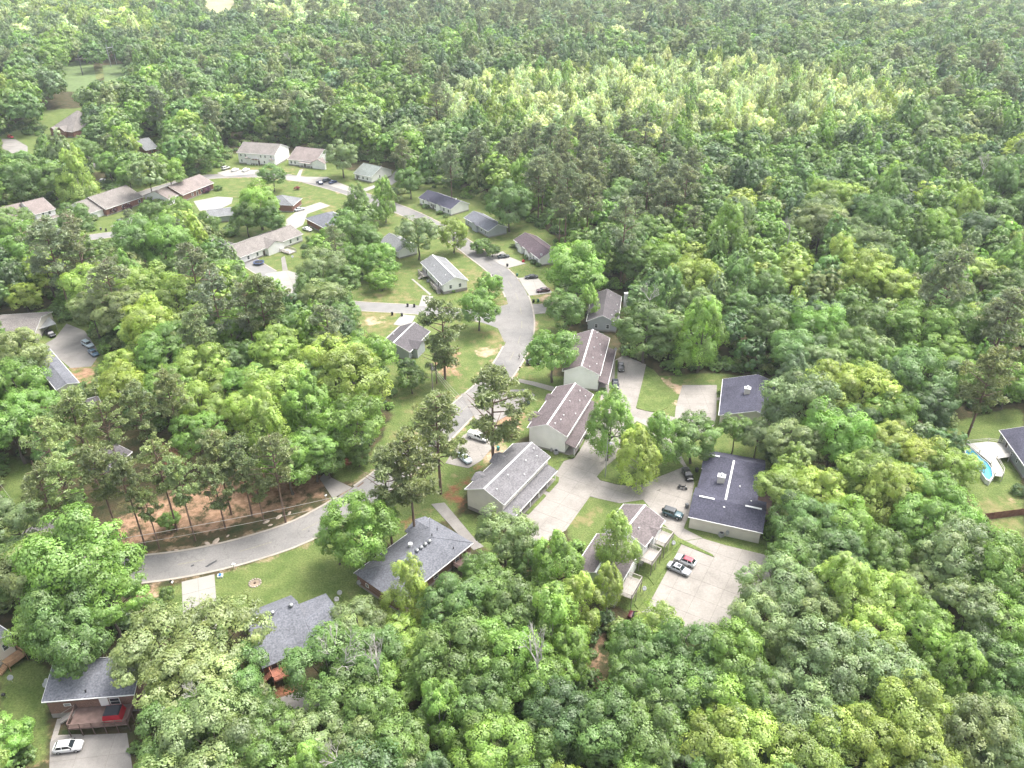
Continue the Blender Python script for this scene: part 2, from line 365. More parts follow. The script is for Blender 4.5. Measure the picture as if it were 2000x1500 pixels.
for k, colr, spread in (("grass", lawn_c, 0.9), ("dry", ramp(0.5, (0.13, 0.14, 0.05), (0.25, 0.21, 0.11)), 1.5), ("patchy", ramp(0.4, (0.15, 0.15, 0.06), (0.27, 0.22, 0.12)), 1.3), ("straw", ramp(1.2, (0.15, 0.06, 0.035), (0.30, 0.13, 0.08)), 1.2),
                        ("clay", ramp(0.7, (0.18, 0.11, 0.065), (0.41, 0.265, 0.18), 0.3, 0.7), 1.8), ("verge", ramp(0.9, (0.22, 0.15, 0.09), (0.38, 0.29, 0.21)), 1.4), ("sand", ramp(0.8, (0.33, 0.22, 0.14), (0.46, 0.37, 0.27)), 1.3)):
    at = N.new("ShaderNodeAttribute"); at.attribute_name = k
    ma = N.new("ShaderNodeMath"); ma.operation = 'MULTIPLY_ADD'; Lk.new(mixn.outputs["Fac"], ma.inputs[0]); ma.inputs[1].default_value = spread; ma.inputs[2].default_value = -0.5 * spread
    ad = N.new("ShaderNodeMath"); ad.operation = 'ADD'; Lk.new(at.outputs["Fac"], ad.inputs[0]); Lk.new(ma.outputs[0], ad.inputs[1])
    mr = N.new("ShaderNodeMapRange"); mr.inputs[1].default_value = 0.38; mr.inputs[2].default_value = 0.62; Lk.new(ad.outputs[0], mr.inputs[0])
    mul = N.new("ShaderNodeMath"); mul.operation = 'MULTIPLY'; Lk.new(mr.outputs[0], mul.inputs[0])
    gt = N.new("ShaderNodeMath"); gt.operation = 'GREATER_THAN'; Lk.new(at.outputs["Fac"], gt.inputs[0]); gt.inputs[1].default_value = 0.02; Lk.new(gt.outputs[0], mul.inputs[1])
    mx = N.new("ShaderNodeMix"); mx.data_type = 'RGBA'; Lk.new(mul.outputs[0], mx.inputs["Factor"]); Lk.new(cur, mx.inputs["A"]); Lk.new(colr, mx.inputs["B"])
    cur = mx.outputs["Result"]
Lk.new(cur, b.inputs["Base Color"]); b.inputs["Roughness"].default_value = 0.95; b.inputs["Specular IOR Level"].default_value = 0.1
bn = N.new("ShaderNodeTexNoise"); bn.inputs["Scale"].default_value = 2.5; bn.inputs["Detail"].default_value = 5; Lk.new(geo.outputs["Position"], bn.inputs["Vector"])
bp = N.new("ShaderNodeBump"); bp.inputs["Strength"].default_value = 0.7; bp.inputs["Distance"].default_value = 0.25; Lk.new(bn.outputs["Fac"], bp.inputs["Height"]); Lk.new(bp.outputs[0], b.inputs["Normal"])
me.materials.append(gm)
structure(link("ground", me))
lm, t, b, o_ = nodes_of("lawn_grass"); N = t.nodes; Lk = t.links
lc, geo = lawn_colour(t, 0.35); Lk.new(lc, b.inputs["Base Color"]); b.inputs["Roughness"].default_value = 0.95; b.inputs["Specular IOR Level"].default_value = 0.1
MATS["lawn"] = lm

# ------------------------------------------------------------------ roads, kerbs, drives
def smooth_path(pts, step=2.5):
    pts = [Vector(p) for p in pts]; out = []
    e = [2 * pts[0] - pts[1]] + pts + [2 * pts[-1] - pts[-2]]
    for i in range(1, len(e) - 2):
        n = max(2, int((e[i + 1] - e[i]).length / step))
        for k in range(n):
            s = k / n; a, b_, c, d = e[i - 1], e[i], e[i + 1], e[i + 2]
            out.append(0.5 * ((2 * b_) + (c - a) * s + (2 * a - 5 * b_ + 4 * c - d) * s * s + (3 * b_ - a - 3 * c + d) * s ** 3))
    out.append(pts[-1]); return out

def offs(path, d):
    r = []
    for i, p in enumerate(path):
        q = path[min(i + 1, len(path) - 1)] - path[max(i - 1, 0)]
        nrm = Vector((-q.y, q.x, 0)).normalized(); r.append(p + nrm * d)
    return r

def ribbon(name, path, d0, d1, z, mat, thick=None, parent=None):
    a, b_ = offs(path, d0), offs(path, d1); m = MB()
    for i in range(len(path) - 1):
        q = [a[i], a[i + 1], b_[i + 1], b_[i]]; q = [(p.x, p.y, z) for p in q]
        if thick: m.slab(q, thick)
        else: m.poly(q)
    return m.build(name, mat, parent)

asph = mk("asphalt", (0.205, 0.197, 0.189), var=0.1, scale=0.25, rough=0.9, stain=(0.14, 0.14, 0.14), stain_scale=0.08, stain_amt=0.7, fine=0.12, fscale=3.0, bump=0.15, crack=0.2)
asph2 = mk("worn_asphalt", (0.21, 0.205, 0.2), var=0.12, scale=0.3, rough=0.9, stain=(0.2, 0.2, 0.2), stain_scale=0.1, fine=0.1)
conc = mk("concrete", (0.275, 0.255, 0.232), var=0.08, scale=0.3, rough=0.85, stain=(0.2, 0.185, 0.165), stain_scale=0.13, stain_amt=0.85, fine=0.09, fscale=2.5, crack=0.1)
conc_l = mk("pale_concrete", (0.30, 0.288, 0.265), var=0.07, scale=0.3, rough=0.85, stain=(0.22, 0.205, 0.185), stain_scale=0.15, stain_amt=0.5, fine=0.07)
conc_g = mk("grey_concrete", (0.235, 0.222, 0.208), var=0.1, scale=0.4, rough=0.9, stain=(0.155, 0.145, 0.135), stain_scale=0.15, stain_amt=0.7, fine=0.1)
joint = mk("joint_soil", (0.15, 0.14, 0.12), var=0.2, scale=2)
kerbm = mk("kerb_concrete", (0.34, 0.31, 0.27), var=0.12, scale=0.4, rough=0.85, stain=(0.3, 0.25, 0.19), stain_scale=0.5)
tar = mk("tar", (0.05, 0.05, 0.055), rough=0.7)
yellow = mk("worn_yellow_paint", (0.25, 0.235, 0.17), var=0.25, scale=2)

main = smooth_path([P(u, v) for u, v in MAIN])
RW = 3.75
rd = structure(ribbon("road", main, -RW, RW, 0.012, asph))
yp = offs(main, 0.0)
n = 0
for i in range(0, len(main) - 3, 2):
    if i % 4 == 0:
        ribbon("centre_line", main[i:i + 3], -0.07, 0.07, 0.017, yellow, None, rd)
SIDE = [(1000,640),(960,625),(915,614),(850,608),(790,603),(735,600),(690,597),(640,590),(600,575),(560,555),(500,520),(440,480),(380,470),(300,468),(235,458),(190,462),(120,470)]
side = smooth_path([P(u, v) for u, v in SIDE])
structure(ribbon("side_road", side, -3.2, 3.2, 0.007, asph2))
# road-mouth flare where the side road meets the bend
m = MB(); m.poly([P(u, v, 0.010) for u, v in [(978,598),(1005,590),(1005,664),(985,668),(972,640),(955,622),(962,608)]]); structure(m.build("road_mouth", asph))
for q in ([(400,1107),(409,1101),(422,1094),(424,1096),(411,1104),(404,1108)], [(623,1024),(638,1019),(639,1021),(624,1026)], [(372,1105),(378,1102),(380,1104),(374,1107)], [(600,1038),(604,1036),(605,1038)], [(420,1095),(423,1093),(424,1094)]):
    m = MB(); m.poly([P(u, v, 0.018) for u, v in q]); m.build("tar_patch", tar, rd)
m = MB(); m.poly([P(u, v, 0.018) for u, v in [(697,950),(709,941),(711,943),(699,952)]]); m.build("storm_drain", mk("drain_iron", (0.12, 0.08, 0.06)), rd)

def clip(subject, cell):
    out = subject
    for i in range(len(cell)):
        a, b_ = cell[i], cell[(i + 1) % len(cell)]
        ins = lambda p: (b_[0] - a[0]) * (p[1] - a[1]) - (b_[1] - a[1]) * (p[0] - a[0]) >= 0
        src, out = out, []
        for k in range(len(src)):
            p, q = src[k - 1], src[k]
            ip, iq = ins(p), ins(q)
            if ip != iq:
                den = (b_[0] - a[0]) * (q[1] - p[1]) - (b_[1] - a[1]) * (q[0] - p[0])
                tt = ((b_[1] - a[1]) * (p[0] - a[0]) - (b_[0] - a[0]) * (p[1] - a[1])) / den if den else 0
                out.append((p[0] + (q[0] - p[0]) * tt, p[1] + (q[1] - p[1]) * tt))
            if iq: out.append(q)
        if len(out) < 3: return []
    return out

def area(p): return 0.5 * sum(p[i - 1][0] * p[i][1] - p[i][0] * p[i - 1][1] for i in range(len(p)))
PAVED = []
rp_ = random.Random(3)
def slabs(name, px, mat, along, size=4.6, z=0.03, gap=0.05, panels=True):
    poly = wp(px)
    if area(poly) < 0: poly = poly[::-1]
    PAVED.append(poly)
    base = MB(); base.poly([(x, y, z) for x, y in poly]); bo = structure(base.build(name, joint if panels else mat))
    if not panels: return bo
    a, b_ = P(*along[0]), P(*along[1]); dx = (b_ - a); dx.z = 0; dx.normalize(); dy = Vector((-dx.y, dx.x, 0))
    us = [(x - a.x) * dx.x + (y - a.y) * dx.y for x, y in poly]; vs = [(x - a.x) * dy.x + (y - a.y) * dy.y for x, y in poly]
    nu = max(1, round((max(us) - min(us)) / size)); nv = max(1, round((max(vs) - min(vs)) / size))
    su, sv = (max(us) - min(us)) / nu, (max(vs) - min(vs)) / nv
    for i in range(nu):
        for j in range(nv):
            u0, v0 = min(us) + i * su, min(vs) + j * sv; g = gap / 2
            cell = [(u0 + g, v0 + g), (u0 + su - g, v0 + g), (u0 + su - g, v0 + sv - g), (u0 + g, v0 + sv - g)]
            cell = [(a.x + dx.x * p + dy.x * q, a.y + dx.y * p + dy.y * q) for p, q in cell]
            c = clip(poly, cell)
            if c and abs(area(c)) > 0.3:
                zz = z + 0.018 + rp_.uniform(-0.004, 0.004)
                mm = MB(); mm.prism([(x, y, z + 0.002) for x, y in c], [(x, y, zz) for x, y in c]); mm.build("slab", mat, bo)
    return bo

# the shared parking court between the townhouses
CA = ((1265,1190),(1335,1065))
slabs("parking_court", [(1334,1058),(1372,1052),(1420,1066),(1503,1086),(1530,1120),(1470,1190),(1430,1245),(1395,1240),(1380,1245),(1300,1260),(1225,1212),(1262,1190)], conc, CA)
slabs("court_drive", [(1172,945),(1258,968),(1352,930),(1356,944),(1344,1010),(1335,1032),(1372,1051),(1333,1057),(1296,1024),(1256,976),(1210,983),(1152,970)], conc, ((1172,945),(1344,1000)), z=0.028)
slabs("court_drive", [(1084,928),(1105,895),(1130,880),(1176,800),(1245,799),(1318,815),(1338,850),(1330,890),(1352,930),(1258,968),(1172,945),(1152,970),(1105,1036),(1060,1062),(1030,1056),(1024,1008)], conc, ((1030,1056),(1150,915)), z=0.024)
slabs("parking_pad", [(1196,706),(1218,694),(1262,712),(1243,800),(1176,803),(1168,792)], conc, ((1180,800),(1205,705)), z=0.020)
slabs("parking_pad", [(1333,752),(1400,752),(1399,812),(1392,842),(1345,850),(1318,815),(1320,795)], conc, ((1333,752),(1400,752)), z=0.016)
slabs("lower_pad", [(1412,1180),(1450,1190),(1455,1240),(1400,1245)], conc, CA, z=0.012)
# private drives
slabs("driveway", [(355,1137),(419,1122),(423,1180),(424,1260),(360,1265)], conc_l, ((355,1137),(357,1175)), 3.4, z=0.075)
slabs("driveway", [(842,985),(868,982),(925,1050),(945,1068),(925,1075),(905,1055)], conc_g, ((850,985),(920,1055)), 3.6, z=0.075)
slabs("driveway", [(624,935),(632,926),(688,953),(650,974)], conc_g, ((632,930),(660,968)), 4, z=0.075)
slabs("driveway", [(50,1035),(98,1010),(128,1012),(95,1062),(60,1064),(30,1055)], conc_g, ((50,1040),(110,1015)), 4, z=0.03)
slabs("driveway", [(98,1450),(118,1438),(248,1432),(262,1520),(96,1520)], conc_g, ((98,1450),(248,1432)), 4.5, z=0.03)
slabs("path", [(112,1404),(122,1404),(113,1436),(160,1434),(160,1440),(98,1451)], conc, ((112,1404),(100,1450)), 2, z=0.025)
slabs("driveway", [(540,1365),(578,1353),(640,1345),(655,1370),(580,1392),(545,1388)], conc_g, ((540,1365),(640,1345)), 4, z=0.03)
slabs("driveway", [(130,632),(165,646),(196,690),(178,716),(138,719),(96,684),(88,672),(108,660)], conc_g, ((100,690),(160,650)), 5, z=0.03, panels=False)
slabs("driveway", [(992,742),(1002,738),(1048,747),(1082,756),(1082,766),(1040,753)], conc, ((995,745),(1075,760)), 3.5, z=0.075)
slabs("driveway", [(900,770),(930,765),(1030,760),(1045,772),(1028,790),(960,830),(930,820)], conc_g, ((930,765),(1030,768)), 4.2, z=0.07)
slabs("driveway", [(905,850),(930,838),(985,832),(965,870),(940,900),(915,915),(870,905)], conc, ((905,850),(980,835)), 4.2, z=0.07)
slabs("driveway", [(952,500),(982,491),(995,502),(1027,515),(992,524),(975,516)], conc_l, ((960,503),(990,493)), 4, z=0.075)
slabs("driveway", [(1012,543),(1048,541),(1060,553),(1080,572),(1034,578),(1022,560)], conc_l, ((1012,543),(1048,541)), 4, z=0.075)
slabs("driveway", [(1040,594),(1068,594),(1066,612),(1044,614)], conc_g, ((1040,594),(1068,594)), 4, z=0.075)
slabs("driveway", [(825,577),(846,579),(838,600),(818,598)], conc_l, ((825,577),(820,598)), 3.5, z=0.06)
slabs("driveway", [(785,614),(812,617),(800,640),(768,634)], conc_l, ((785,614),(768,634)), 3.5, z=0.06)
slabs("path", [(803,545),(807,545),(843,575),(839,577)], conc_l, ((803,545),(843,575)), 1.8, z=0.028)
slabs("path", [(749,664),(752,668),(783,640),(779,637)], conc_l, ((749,664),(783,640)), 1.8, z=0.028)
slabs("driveway", [(555,345),(640,346),(650,352),(700,372),(730,362),(735,366),(700,380),(640,362),(560,352)], conc_l, ((560,348),(640,350)), 4.5, z=0.072)
slabs("driveway", [(424,338),(445,332),(510,332),(512,339),(440,345)], conc_l, ((424,338),(510,335)), 4.5, z=0.072)
slabs("path", [(585,332),(592,330),(586,347),(578,346)], conc_l, ((588,331),(582,346)), 2, z=0.03)
slabs("driveway", [(557,440),(560,428),(585,408),(625,395),(645,402),(600,418),(592,440),(570,450)], conc_l, ((557,440),(625,397)), 4.5, z=0.03)
slabs("driveway", [(516,535),(560,528),(585,535),(580,565),(560,580),(530,548)], conc_l, ((516,535),(560,528)), 4.5, z=0.03)
slabs("path", [(549,504),(556,500),(562,527),(552,529)], conc_g, ((552,502),(557,528)), 2, z=0.034)
slabs("driveway", [(215,443),(230,434),(252,421),(268,430),(250,441)], conc_l, ((215,443),(252,421)), 4, z=0.03)
slabs("driveway", [(378,393),(425,384),(455,386),(452,398),(425,410),(390,412)], conc_l, ((378,393),(425,384)), 4.5, z=0.03)
slabs("driveway", [(753,355),(775,330),(777,352),(765,362)], asph2, ((753,355),(770,335)), 5, z=0.03, panels=False)
slabs("driveway", [(0,271),(30,272),(54,286),(54,300),(36,305),(0,288)], conc_g, ((0,275),(50,290)), 5, z=0.03, panels=False)
slabs("driveway", [(180,308),(196,312),(194,332),(184,330)], conc_g, ((180,308),(184,330)), 5, z=0.03, panels=False)
slabs("path", [(1400,777),(1407,776),(1407,781),(1400,782)], conc, ((1400,777),(1407,777)), 2, z=0.04)
def lawn_bed(px, z=0.14):
    poly = wp(px); m = MB(); m.prism([(x, y, 0) for x, y in poly], [(x, y, z) for x, y in poly]); return structure(m.build("lawn", MATS["lawn"]))
lawn_bed([(1166,931),(1182,913),(1215,885),(1225,840),(1244,823),(1262,832),(1300,880),(1325,900),(1335,912),(1285,932),(1262,944),(1235,950),(1202,946),(1172,938)])
lawn_bed([(1262,716),(1278,724),(1300,752),(1308,768),(1305,796),(1285,806),(1262,803),(1242,797)])
lawn_bed([(1085,905),(1095,880),(1130,875),(1133,880),(1120,895),(1100,901)])
lawn_bed([(1110,868),(1156,815),(1162,820),(1138,870),(1122,895),(1115,890)])
lawn_bed([(1187,772),(1200,742),(1202,705),(1207,703),(1205,760),(1193,790),(1175,800),(1163,795)])
lawn_bed([(1066,959),(1081,928),(1092,933),(1091,942),(1073,962)]); lawn_bed([(1026,1002),(1062,965),(1067,969),(1032,1006)])
lawn_bed([(1295,1095),(1308,1050),(1320,1048),(1392,1084),(1395,1089),(1328,1062)])
lawn_bed([(1266,1128),(1291,1101),(1301,1107),(1277,1143)]); lawn_bed([(1238,1180),(1262,1150),(1272,1152),(1246,1190)])

def kerb(path, d0, d1, z):
    mid = offs(path, (d0 + d1) / 2); mx_, my_ = np.array([p.x for p in mid]), np.array([p.y for p in mid]); cut = np.zeros(len(mid), bool)
    for poly in PAVED + [wp([(940,592),(1012,575),(1012,672),(975,676),(950,640)])]: cut |= inside(mx_, my_, poly)
    run = []
    for i, c in enumerate(list(cut) + [True]):
        if not c: run.append(i)
        elif run:
            if len(run) > 2: structure(ribbon("kerb", [path[j] for j in run], d0, d1, z, kerbm, 0.12))
            run = []
for s in (-1, 1): kerb(main, s * RW, s * (RW + 0.5), 0.08); kerb(side[4:], s * 3.2, s * 3.6, 0.05)
for nm, px in (("field", [(392,-30),(470,-30),(458,27),(440,22),(425,30),(404,24)]), ("meadow", [(118,128),(150,118),(182,126),(192,172),(150,180),(115,176)]), ("meadow", [(200,128),(244,124),(250,160),(205,164)])):
    m = MB(); m.poly([P(u, v, .03) for u, v in px]); structure(m.build(nm, mk("dry_" + nm, (0.33, 0.31, 0.17) if nm == "field" else (.115, .165, .06), var=.2, scale=.05, fine=.2, fscale=.4)))
# ------------------------------------------------------------------ buildings
WHITE = siding_mat("white_siding", (0.82, 0.81, 0.80)); CREAM = siding_mat("cream_siding", (0.68, 0.635, 0.575)); GREYS = siding_mat("grey_siding", (0.36, 0.38, 0.40))
BRICK = brick_mat("red_brick", (0.25, 0.105, 0.075)); BRICKB = brick_mat("brown_brick", (0.24, 0.125, 0.095))
TRIM = mk("white_trim", (0.78, 0.78, 0.77), var=0.04, rough=0.5); STONE = mk("foundation_block", (0.27, 0.25, 0.235), var=0.2)
GLASS = mk("window_glass", (0.035, 0.045, 0.055), var=0.2, rough=0.12, spec=0.7); DARK = mk("dark_metal", (0.03, 0.03, 0.033), rough=0.5); DOOR = mk("dark_door", (0.09, 0.07, 0.065), rough=0.5)
WOOD = mk("grey_deck_wood", (0.36, 0.335, 0.305), var=0.25, scale=1.5, stretch=(1, 6, 1)); WOODR = mk("red_deck_wood", (0.30, 0.125, 0.085), var=0.25, scale=1.5); WOODT = mk("tan_deck_wood", (0.30, 0.19, 0.115), var=0.25, scale=1.5); WOODD = mk("dark_deck_wood", (0.145, 0.1, 0.088), var=0.3, scale=1.2)
METAL = mk("galvanised_metal", (0.42, 0.43, 0.44), rough=0.4, metal=0.5); GREYP = mk("grey_plastic", (0.36, 0.37, 0.38), rough=0.5)
R = dict(grey=roof_mat("grey_shingle", (0.165, 0.16, 0.168)), purple=roof_mat("purple_brown_shingle", (0.122, 0.101, 0.104)), dark=roof_mat("charcoal_shingle", (0.105, 0.097, 0.103)), navy=roof_mat("navy_shingle", (0.066, 0.066, 0.092), amt=0.7),
         slate=roof_mat("slate_blue_shingle", (0.150, 0.156, 0.178)), tan=roof_mat("tan_shingle", (0.205, 0.187, 0.174)), pink=roof_mat("pinkish_shingle", (0.222, 0.188, 0.176)), light=roof_mat("light_grey_shingle", (0.185, 0.19, 0.195)),
         green=roof_mat("green_grey_shingle", (0.20, 0.225, 0.21)), brown=roof_mat("brown_grey_shingle", (0.145, 0.125, 0.125)), maroon=roof_mat("plum_shingle", (0.105, 0.082, 0.092)))
MESHES = {}
def cached(key, fn):
    if key not in MESHES: MESHES[key] = fn()
    return MESHES[key]

def win_mesh(w, h):
    m = MB(); f = 0.09
    m.box(-w / 2, w / 2, -0.05, 0.05, 0, f).box(-w / 2, w / 2, -0.05, 0.05, h - f, h).box(-w / 2, -w / 2 + f, -0.05, 0.05, f, h - f).box(w / 2 - f, w / 2, -0.05, 0.05, f, h - f)
    m.box(-w / 2 + f, w / 2 - f, -0.035, 0.03, h / 2 - 0.03, h / 2 + 0.03)
    return m.mesh("window", TRIM)

class House:
    def __init__(s, name, label, cat, E0, E1, E2, he, pitch, wall, roof, ov=0.45, og=0.3, mark=None, kind='gable', base=0.0, cap=False, rf=0.5, foundation=STONE, fh=0.5, trim=True, group=None):
        p0, p1, p2 = P(*E0, he), P(*E1, he), P(*E2, he)
        ax = (p1 - p0); ax.z = 0; s.L = ax.length; ax.normalize(); pe = Vector((-ax.y, ax.x, 0))
        wv = (p2 - p0).dot(pe); s.sg = 1 if wv > 0 else -1; s.W = abs(wv)
        c = p0 + ax * s.L / 2 + pe * wv / 2; s.rz = atan2(ax.y, ax.x)
        s.root = thing(name, label, cat, (c.x, c.y, 0), s.rz, group, mark)
        s.he, s.k, s.ov, s.og, s.roofm, s.wallm, s.rf = he, tan(radians(pitch)), ov, og, roof, wall, rf
        L, W, k = s.L, s.W, s.k; yr = W * rf; s.yr = yr; s.zr = he + yr * k; s.k1 = (s.zr - he) / (W - yr)
        x0, x1, y0, y1 = og, L - og, ov, W - ov
        zt0, zt1 = he + ov * k - 0.2, he + ov * s.k1 - 0.2
        m = MB(s.T)
        m.poly([(x0, y0, base), (x1, y0, base), (x1, y0, zt0), (x0, y0, zt0)]); m.poly([(x0, y1, base), (x1, y1, base), (x1, y1, zt1), (x0, y1, zt1)])
        for x in (x0, x1):
            pts = [(x, y0, base), (x, y1, base), (x, y1, zt1)]
            if kind == 'gable': pts.append((x, yr, s.zr - 0.2))
            m.poly(pts + [(x, y0, zt0)])
        s.wall = m.build("wall", wall, s.root)
        m = MB(s.T); r = MB(s.T); t_ = 0.16
        if kind == 'gable':
            m.slab([(0, 0, he), (L, 0, he), (L, yr, s.zr), (0, yr, s.zr)], t_); m.slab([(0, yr, s.zr), (L, yr, s.zr), (L, W, he), (0, W, he)], t_)
            s.ridge = ((0, yr), (L, yr))
        else:
            h = min(W / 2, L / 2 - 0.3); zr = he + W / 2 * k; s.zr = zr; a, b_ = (h, W / 2, zr), (L - h, W / 2, zr)
            m.poly([(0, 0, he), (L, 0, he), b_, a]); m.poly([(0, W, he), (L, W, he), b_, a]); m.poly([(0, 0, he), (0, W, he), a]); m.poly([(L, 0, he), (L, W, he), b_])
            m.poly([(0.1, 0.1, he - 0.05), (L - .1, .1, he - 0.05), (L - .1, W - .1, he - 0.05), (.1, W - .1, he - 0.05)])
            s.ridge = ((h, W / 2), (L - h, W / 2)); r.tube([(0, 0, he), a], 0.07, 4); r.tube([(0, W, he), a], 0.07, 4); r.tube([(L, 0, he), b_], 0.07, 4); r.tube([(L, W, he), b_], 0.07, 4)
        s.roof = m.build("roof", roof, s.root)
        (ra, rb) = s.ridge; wcap = 0.2
        r.slab([(ra[0], ra[1] - wcap, s.zr - wcap * k + 0.05), (rb[0], ra[1] - wcap, s.zr - wcap * k + 0.05), (rb[0], ra[1], s.zr + 0.06), (ra[0], ra[1], s.zr + 0.06)], 0.03)
        r.slab([(ra[0], ra[1] + wcap, s.zr - wcap * s.k1 + 0.05), (rb[0], ra[1] + wcap, s.zr - wcap * s.k1 + 0.05), (rb[0], ra[1], s.zr + 0.06), (ra[0], ra[1], s.zr + 0.06)], 0.03)
        r.build("ridge_cap", TRIM if cap else roof, s.roof)
        if trim:
            m = MB(s.T); m.box(0, L, -0.12, -0.004, he - 0.17, he - 0.02).box(0, L, W + 0.004, W + 0.12, he - 0.17, he - 0.02)
            m.build("gutter", TRIM, s.root)
            if kind == 'gable':
                for x in (-0.04, L + 0.003):
                    m = MB(s.T)
                    for ya, za, yb, zb in ((0, he, yr, s.zr), (yr, s.zr, W, he)):
                        m.prism([(x, ya, za - 0.22), (x + 0.037, ya, za - 0.22), (x + 0.037, yb, zb - 0.22), (x, yb, zb - 0.22)], [(x, ya, za + 0.01), (x + 0.037, ya, za + 0.01), (x + 0.037, yb, zb + 0.01), (x, yb, zb + 0.01)])
                    m.build("rake_board", TRIM, s.root)
        if foundation and not base:
            m = MB(s.T); e = 0.03; m.box(x0 - e, x1 + e, y0 - e, y1 + e, 0, fh); m.build("foundation", foundation, s.root)
    def T(s, x, y, z): return (x - s.L / 2, s.sg * (y - s.W / 2), z)
    def place(s, side, f, z, out=0.0):
        L, W = s.L, s.W
        x0, x1, y0, y1 = s.og, L - s.og, s.ov, W - s.ov
        if side == 'y0': p, o = (x0 + (x1 - x0) * f, y0 - out), (0, -1)
        elif side == 'y1': p, o = (x0 + (x1 - x0) * f, y1 + out), (0, 1)
        elif side == 'x0': p, o = (x0 - out, y0 + (y1 - y0) * f), (-1, 0)
        else: p, o = (x1 + out, y0 + (y1 - y0) * f), (1, 0)
        return Vector(s.T(p[0], p[1], z)), atan2(s.sg * o[1], o[0]) + pi / 2
    def windows(s, side, fs, z, w=1.0, h=1.4):
        for f in fs:
            loc, a = s.place(side, f, z)
            o = link("window", cached(("w", w, h), lambda: win_mesh(w, h)), s.root, loc, a)
            link("pane", cached(("p", w, h), lambda: MB().box(-w / 2 + 0.05, w / 2 - 0.05, -0.022, 0.02, 0.05, h - 0.05).mesh("pane", GLASS)), o)
        return s
    def door(s, side, f, z=0.15, mat=None, w=1.0, h=2.05):
        loc, a = s.place(side, f, z); mat = mat or DOOR
        o = link("door", cached(("d", w, h, mat.name), lambda: MB().box(-w / 2, w / 2, -0.06, 0.04, 0, h).mesh("door", mat)), s.root, loc, a)
        link("door_frame", cached(("df", w, h), lambda: MB().box(-w / 2 - .12, -w / 2 - .003, -.08, .04, 0, h + .12).box(w / 2 + .003, w / 2 + .12, -.08, .04, 0, h + .12).box(-w / 2, w / 2, -.08, .04, h + .003, h + .12).mesh("door_frame", TRIM)), o)
        return s
    def dormer(s, side, f, w, proj=0.0, wall=None, win=False, zoff=0.0, pitch=None, depth=None):
        """small cross gable whose ridge runs back into the main slope"""
        k = s.k if side == 'y0' else s.k1; kk = tan(radians(pitch)) if pitch else k
        xc = s.L * f; z0 = s.he + zoff; zr = z0 + w / 2 * kk; run = min((zr - s.he) / k, (s.yr if side == 'y0' else s.W - s.yr) - 0.05)
        Y = (lambda y: y) if side == 'y0' else (lambda y: s.W - y)
        yf = -proj; m = MB(s.T); up = 0.06
        run0 = max(zoff / k, 0)
        m.slab([(xc - w / 2, Y(yf), z0 + up), (xc, Y(yf), zr + up), (xc, Y(run), zr + up), (xc - w / 2, Y(run0 + 0.3), z0 + up)], 0.14); m.slab([(xc, Y(yf), zr + up), (xc + w / 2, Y(yf), z0 + up), (xc + w / 2, Y(run0 + 0.3), z0 + up), (xc, Y(run), zr + up)], 0.14)
        m.build("dormer_roof", s.roofm, s.roof)
        m = MB(s.T); yw = yf + (0.3 if proj > 0 else 0.1); wl = w / 2 - 0.3; zb = 0 if proj > 0 else s.he - 0.1
        m.prism([(xc - wl, Y(yw), zb), (xc + wl, Y(yw), zb), (xc + wl, Y(max(run0, s.ov) + 0.2), zb), (xc - wl, Y(max(run0, s.ov) + 0.2), zb)], [(xc - wl, Y(yw), z0 + .05), (xc + wl, Y(yw), z0 + .05), (xc + wl, Y(max(run0, s.ov) + 0.2), z0 + .05), (xc - wl, Y(max(run0, s.ov) + 0.2), z0 + .05)])
        m.prism([(xc - wl, Y(yw), z0 + .05), (xc + wl, Y(yw), z0 + .05), (xc, Y(yw), zr - .12)], [(xc - wl, Y(yw + .4), z0 + .05), (xc + wl, Y(yw + .4), z0 + .05), (xc, Y(yw + .4), zr - .12)])
        m.build("gable_front", wall or s.wallm, s.root)
        return s
    def porch(s, side, f0, f1, d, zt, zl, roof=None, posts=4, floor=0.2, wallgap=0.0, pm=None):
        x0, x1 = s.L * f0, s.L * f1
        Y = (lambda y: s.ov - y) if side == 'y0' else (lambda y: s.W - s.ov + y)
        m = MB(s.T); m.slab([(x0, Y(0.01), zt), (x1, Y(0.01), zt), (x1, Y(d), zl), (x0, Y(d), zl)], 0.15)
        pr = m.build("porch_roof", roof or s.roofm, s.root)
        MB(s.T).box(x0, x1, *sorted((Y(d + 0.003), Y(d + 0.1))), zl - 0.17, zl - 0.02).build("fascia", TRIM, pr)
        m = MB(s.T); m.box(x0 + .1, x1 - .1, *sorted((Y(0.02), Y(d - .3))), 0, floor); m.build("porch_floor", conc, s.root)
        for i in range(posts):
            x = x0 + 0.35 + (x1 - x0 - 0.7) * i / max(1, posts - 1)
            MB(s.T).box(x - .08, x + .08, *sorted((Y(d - .45), Y(d - .29))), floor, zl - .1).build("post", pm or TRIM, s.root)
        return s
    def onroof(s, f, g):
        """point on the roof: f along the ridge, g across (0 eave y0 .. 1 eave y1)"""
        x, y = s.L * f, s.W * g
        z = s.he + y * s.k if y <= s.yr else s.he + (s.W - y) * s.k1
        return Vector(s.T(x, y, z))
    def vents(s, spots, r=0.11, h=0.35, mat=None, name="vent_pipe"):
        for f, g in spots:
            link(name, cached(("v", r, h, (mat or TRIM).name), lambda: MB().lathe([(r, -0.25), (r, h * .7), (r * 1.3, h * .72), (r * 1.3, h)], n=8).mesh(name, mat or TRIM)), s.roof, s.onroof(f, g))
        return s
    def turbines(s, spots):
        for f, g in spots:
            link("turbine_vent", cached("turb", lambda: MB().lathe([(.18, -.3), (.18, .15), (.33, .2), (.4, .42), (.3, .62), (.05, .7)], n=12).mesh("turbine_vent", METAL, True)), s.roof, s.onroof(f, g))
        return s
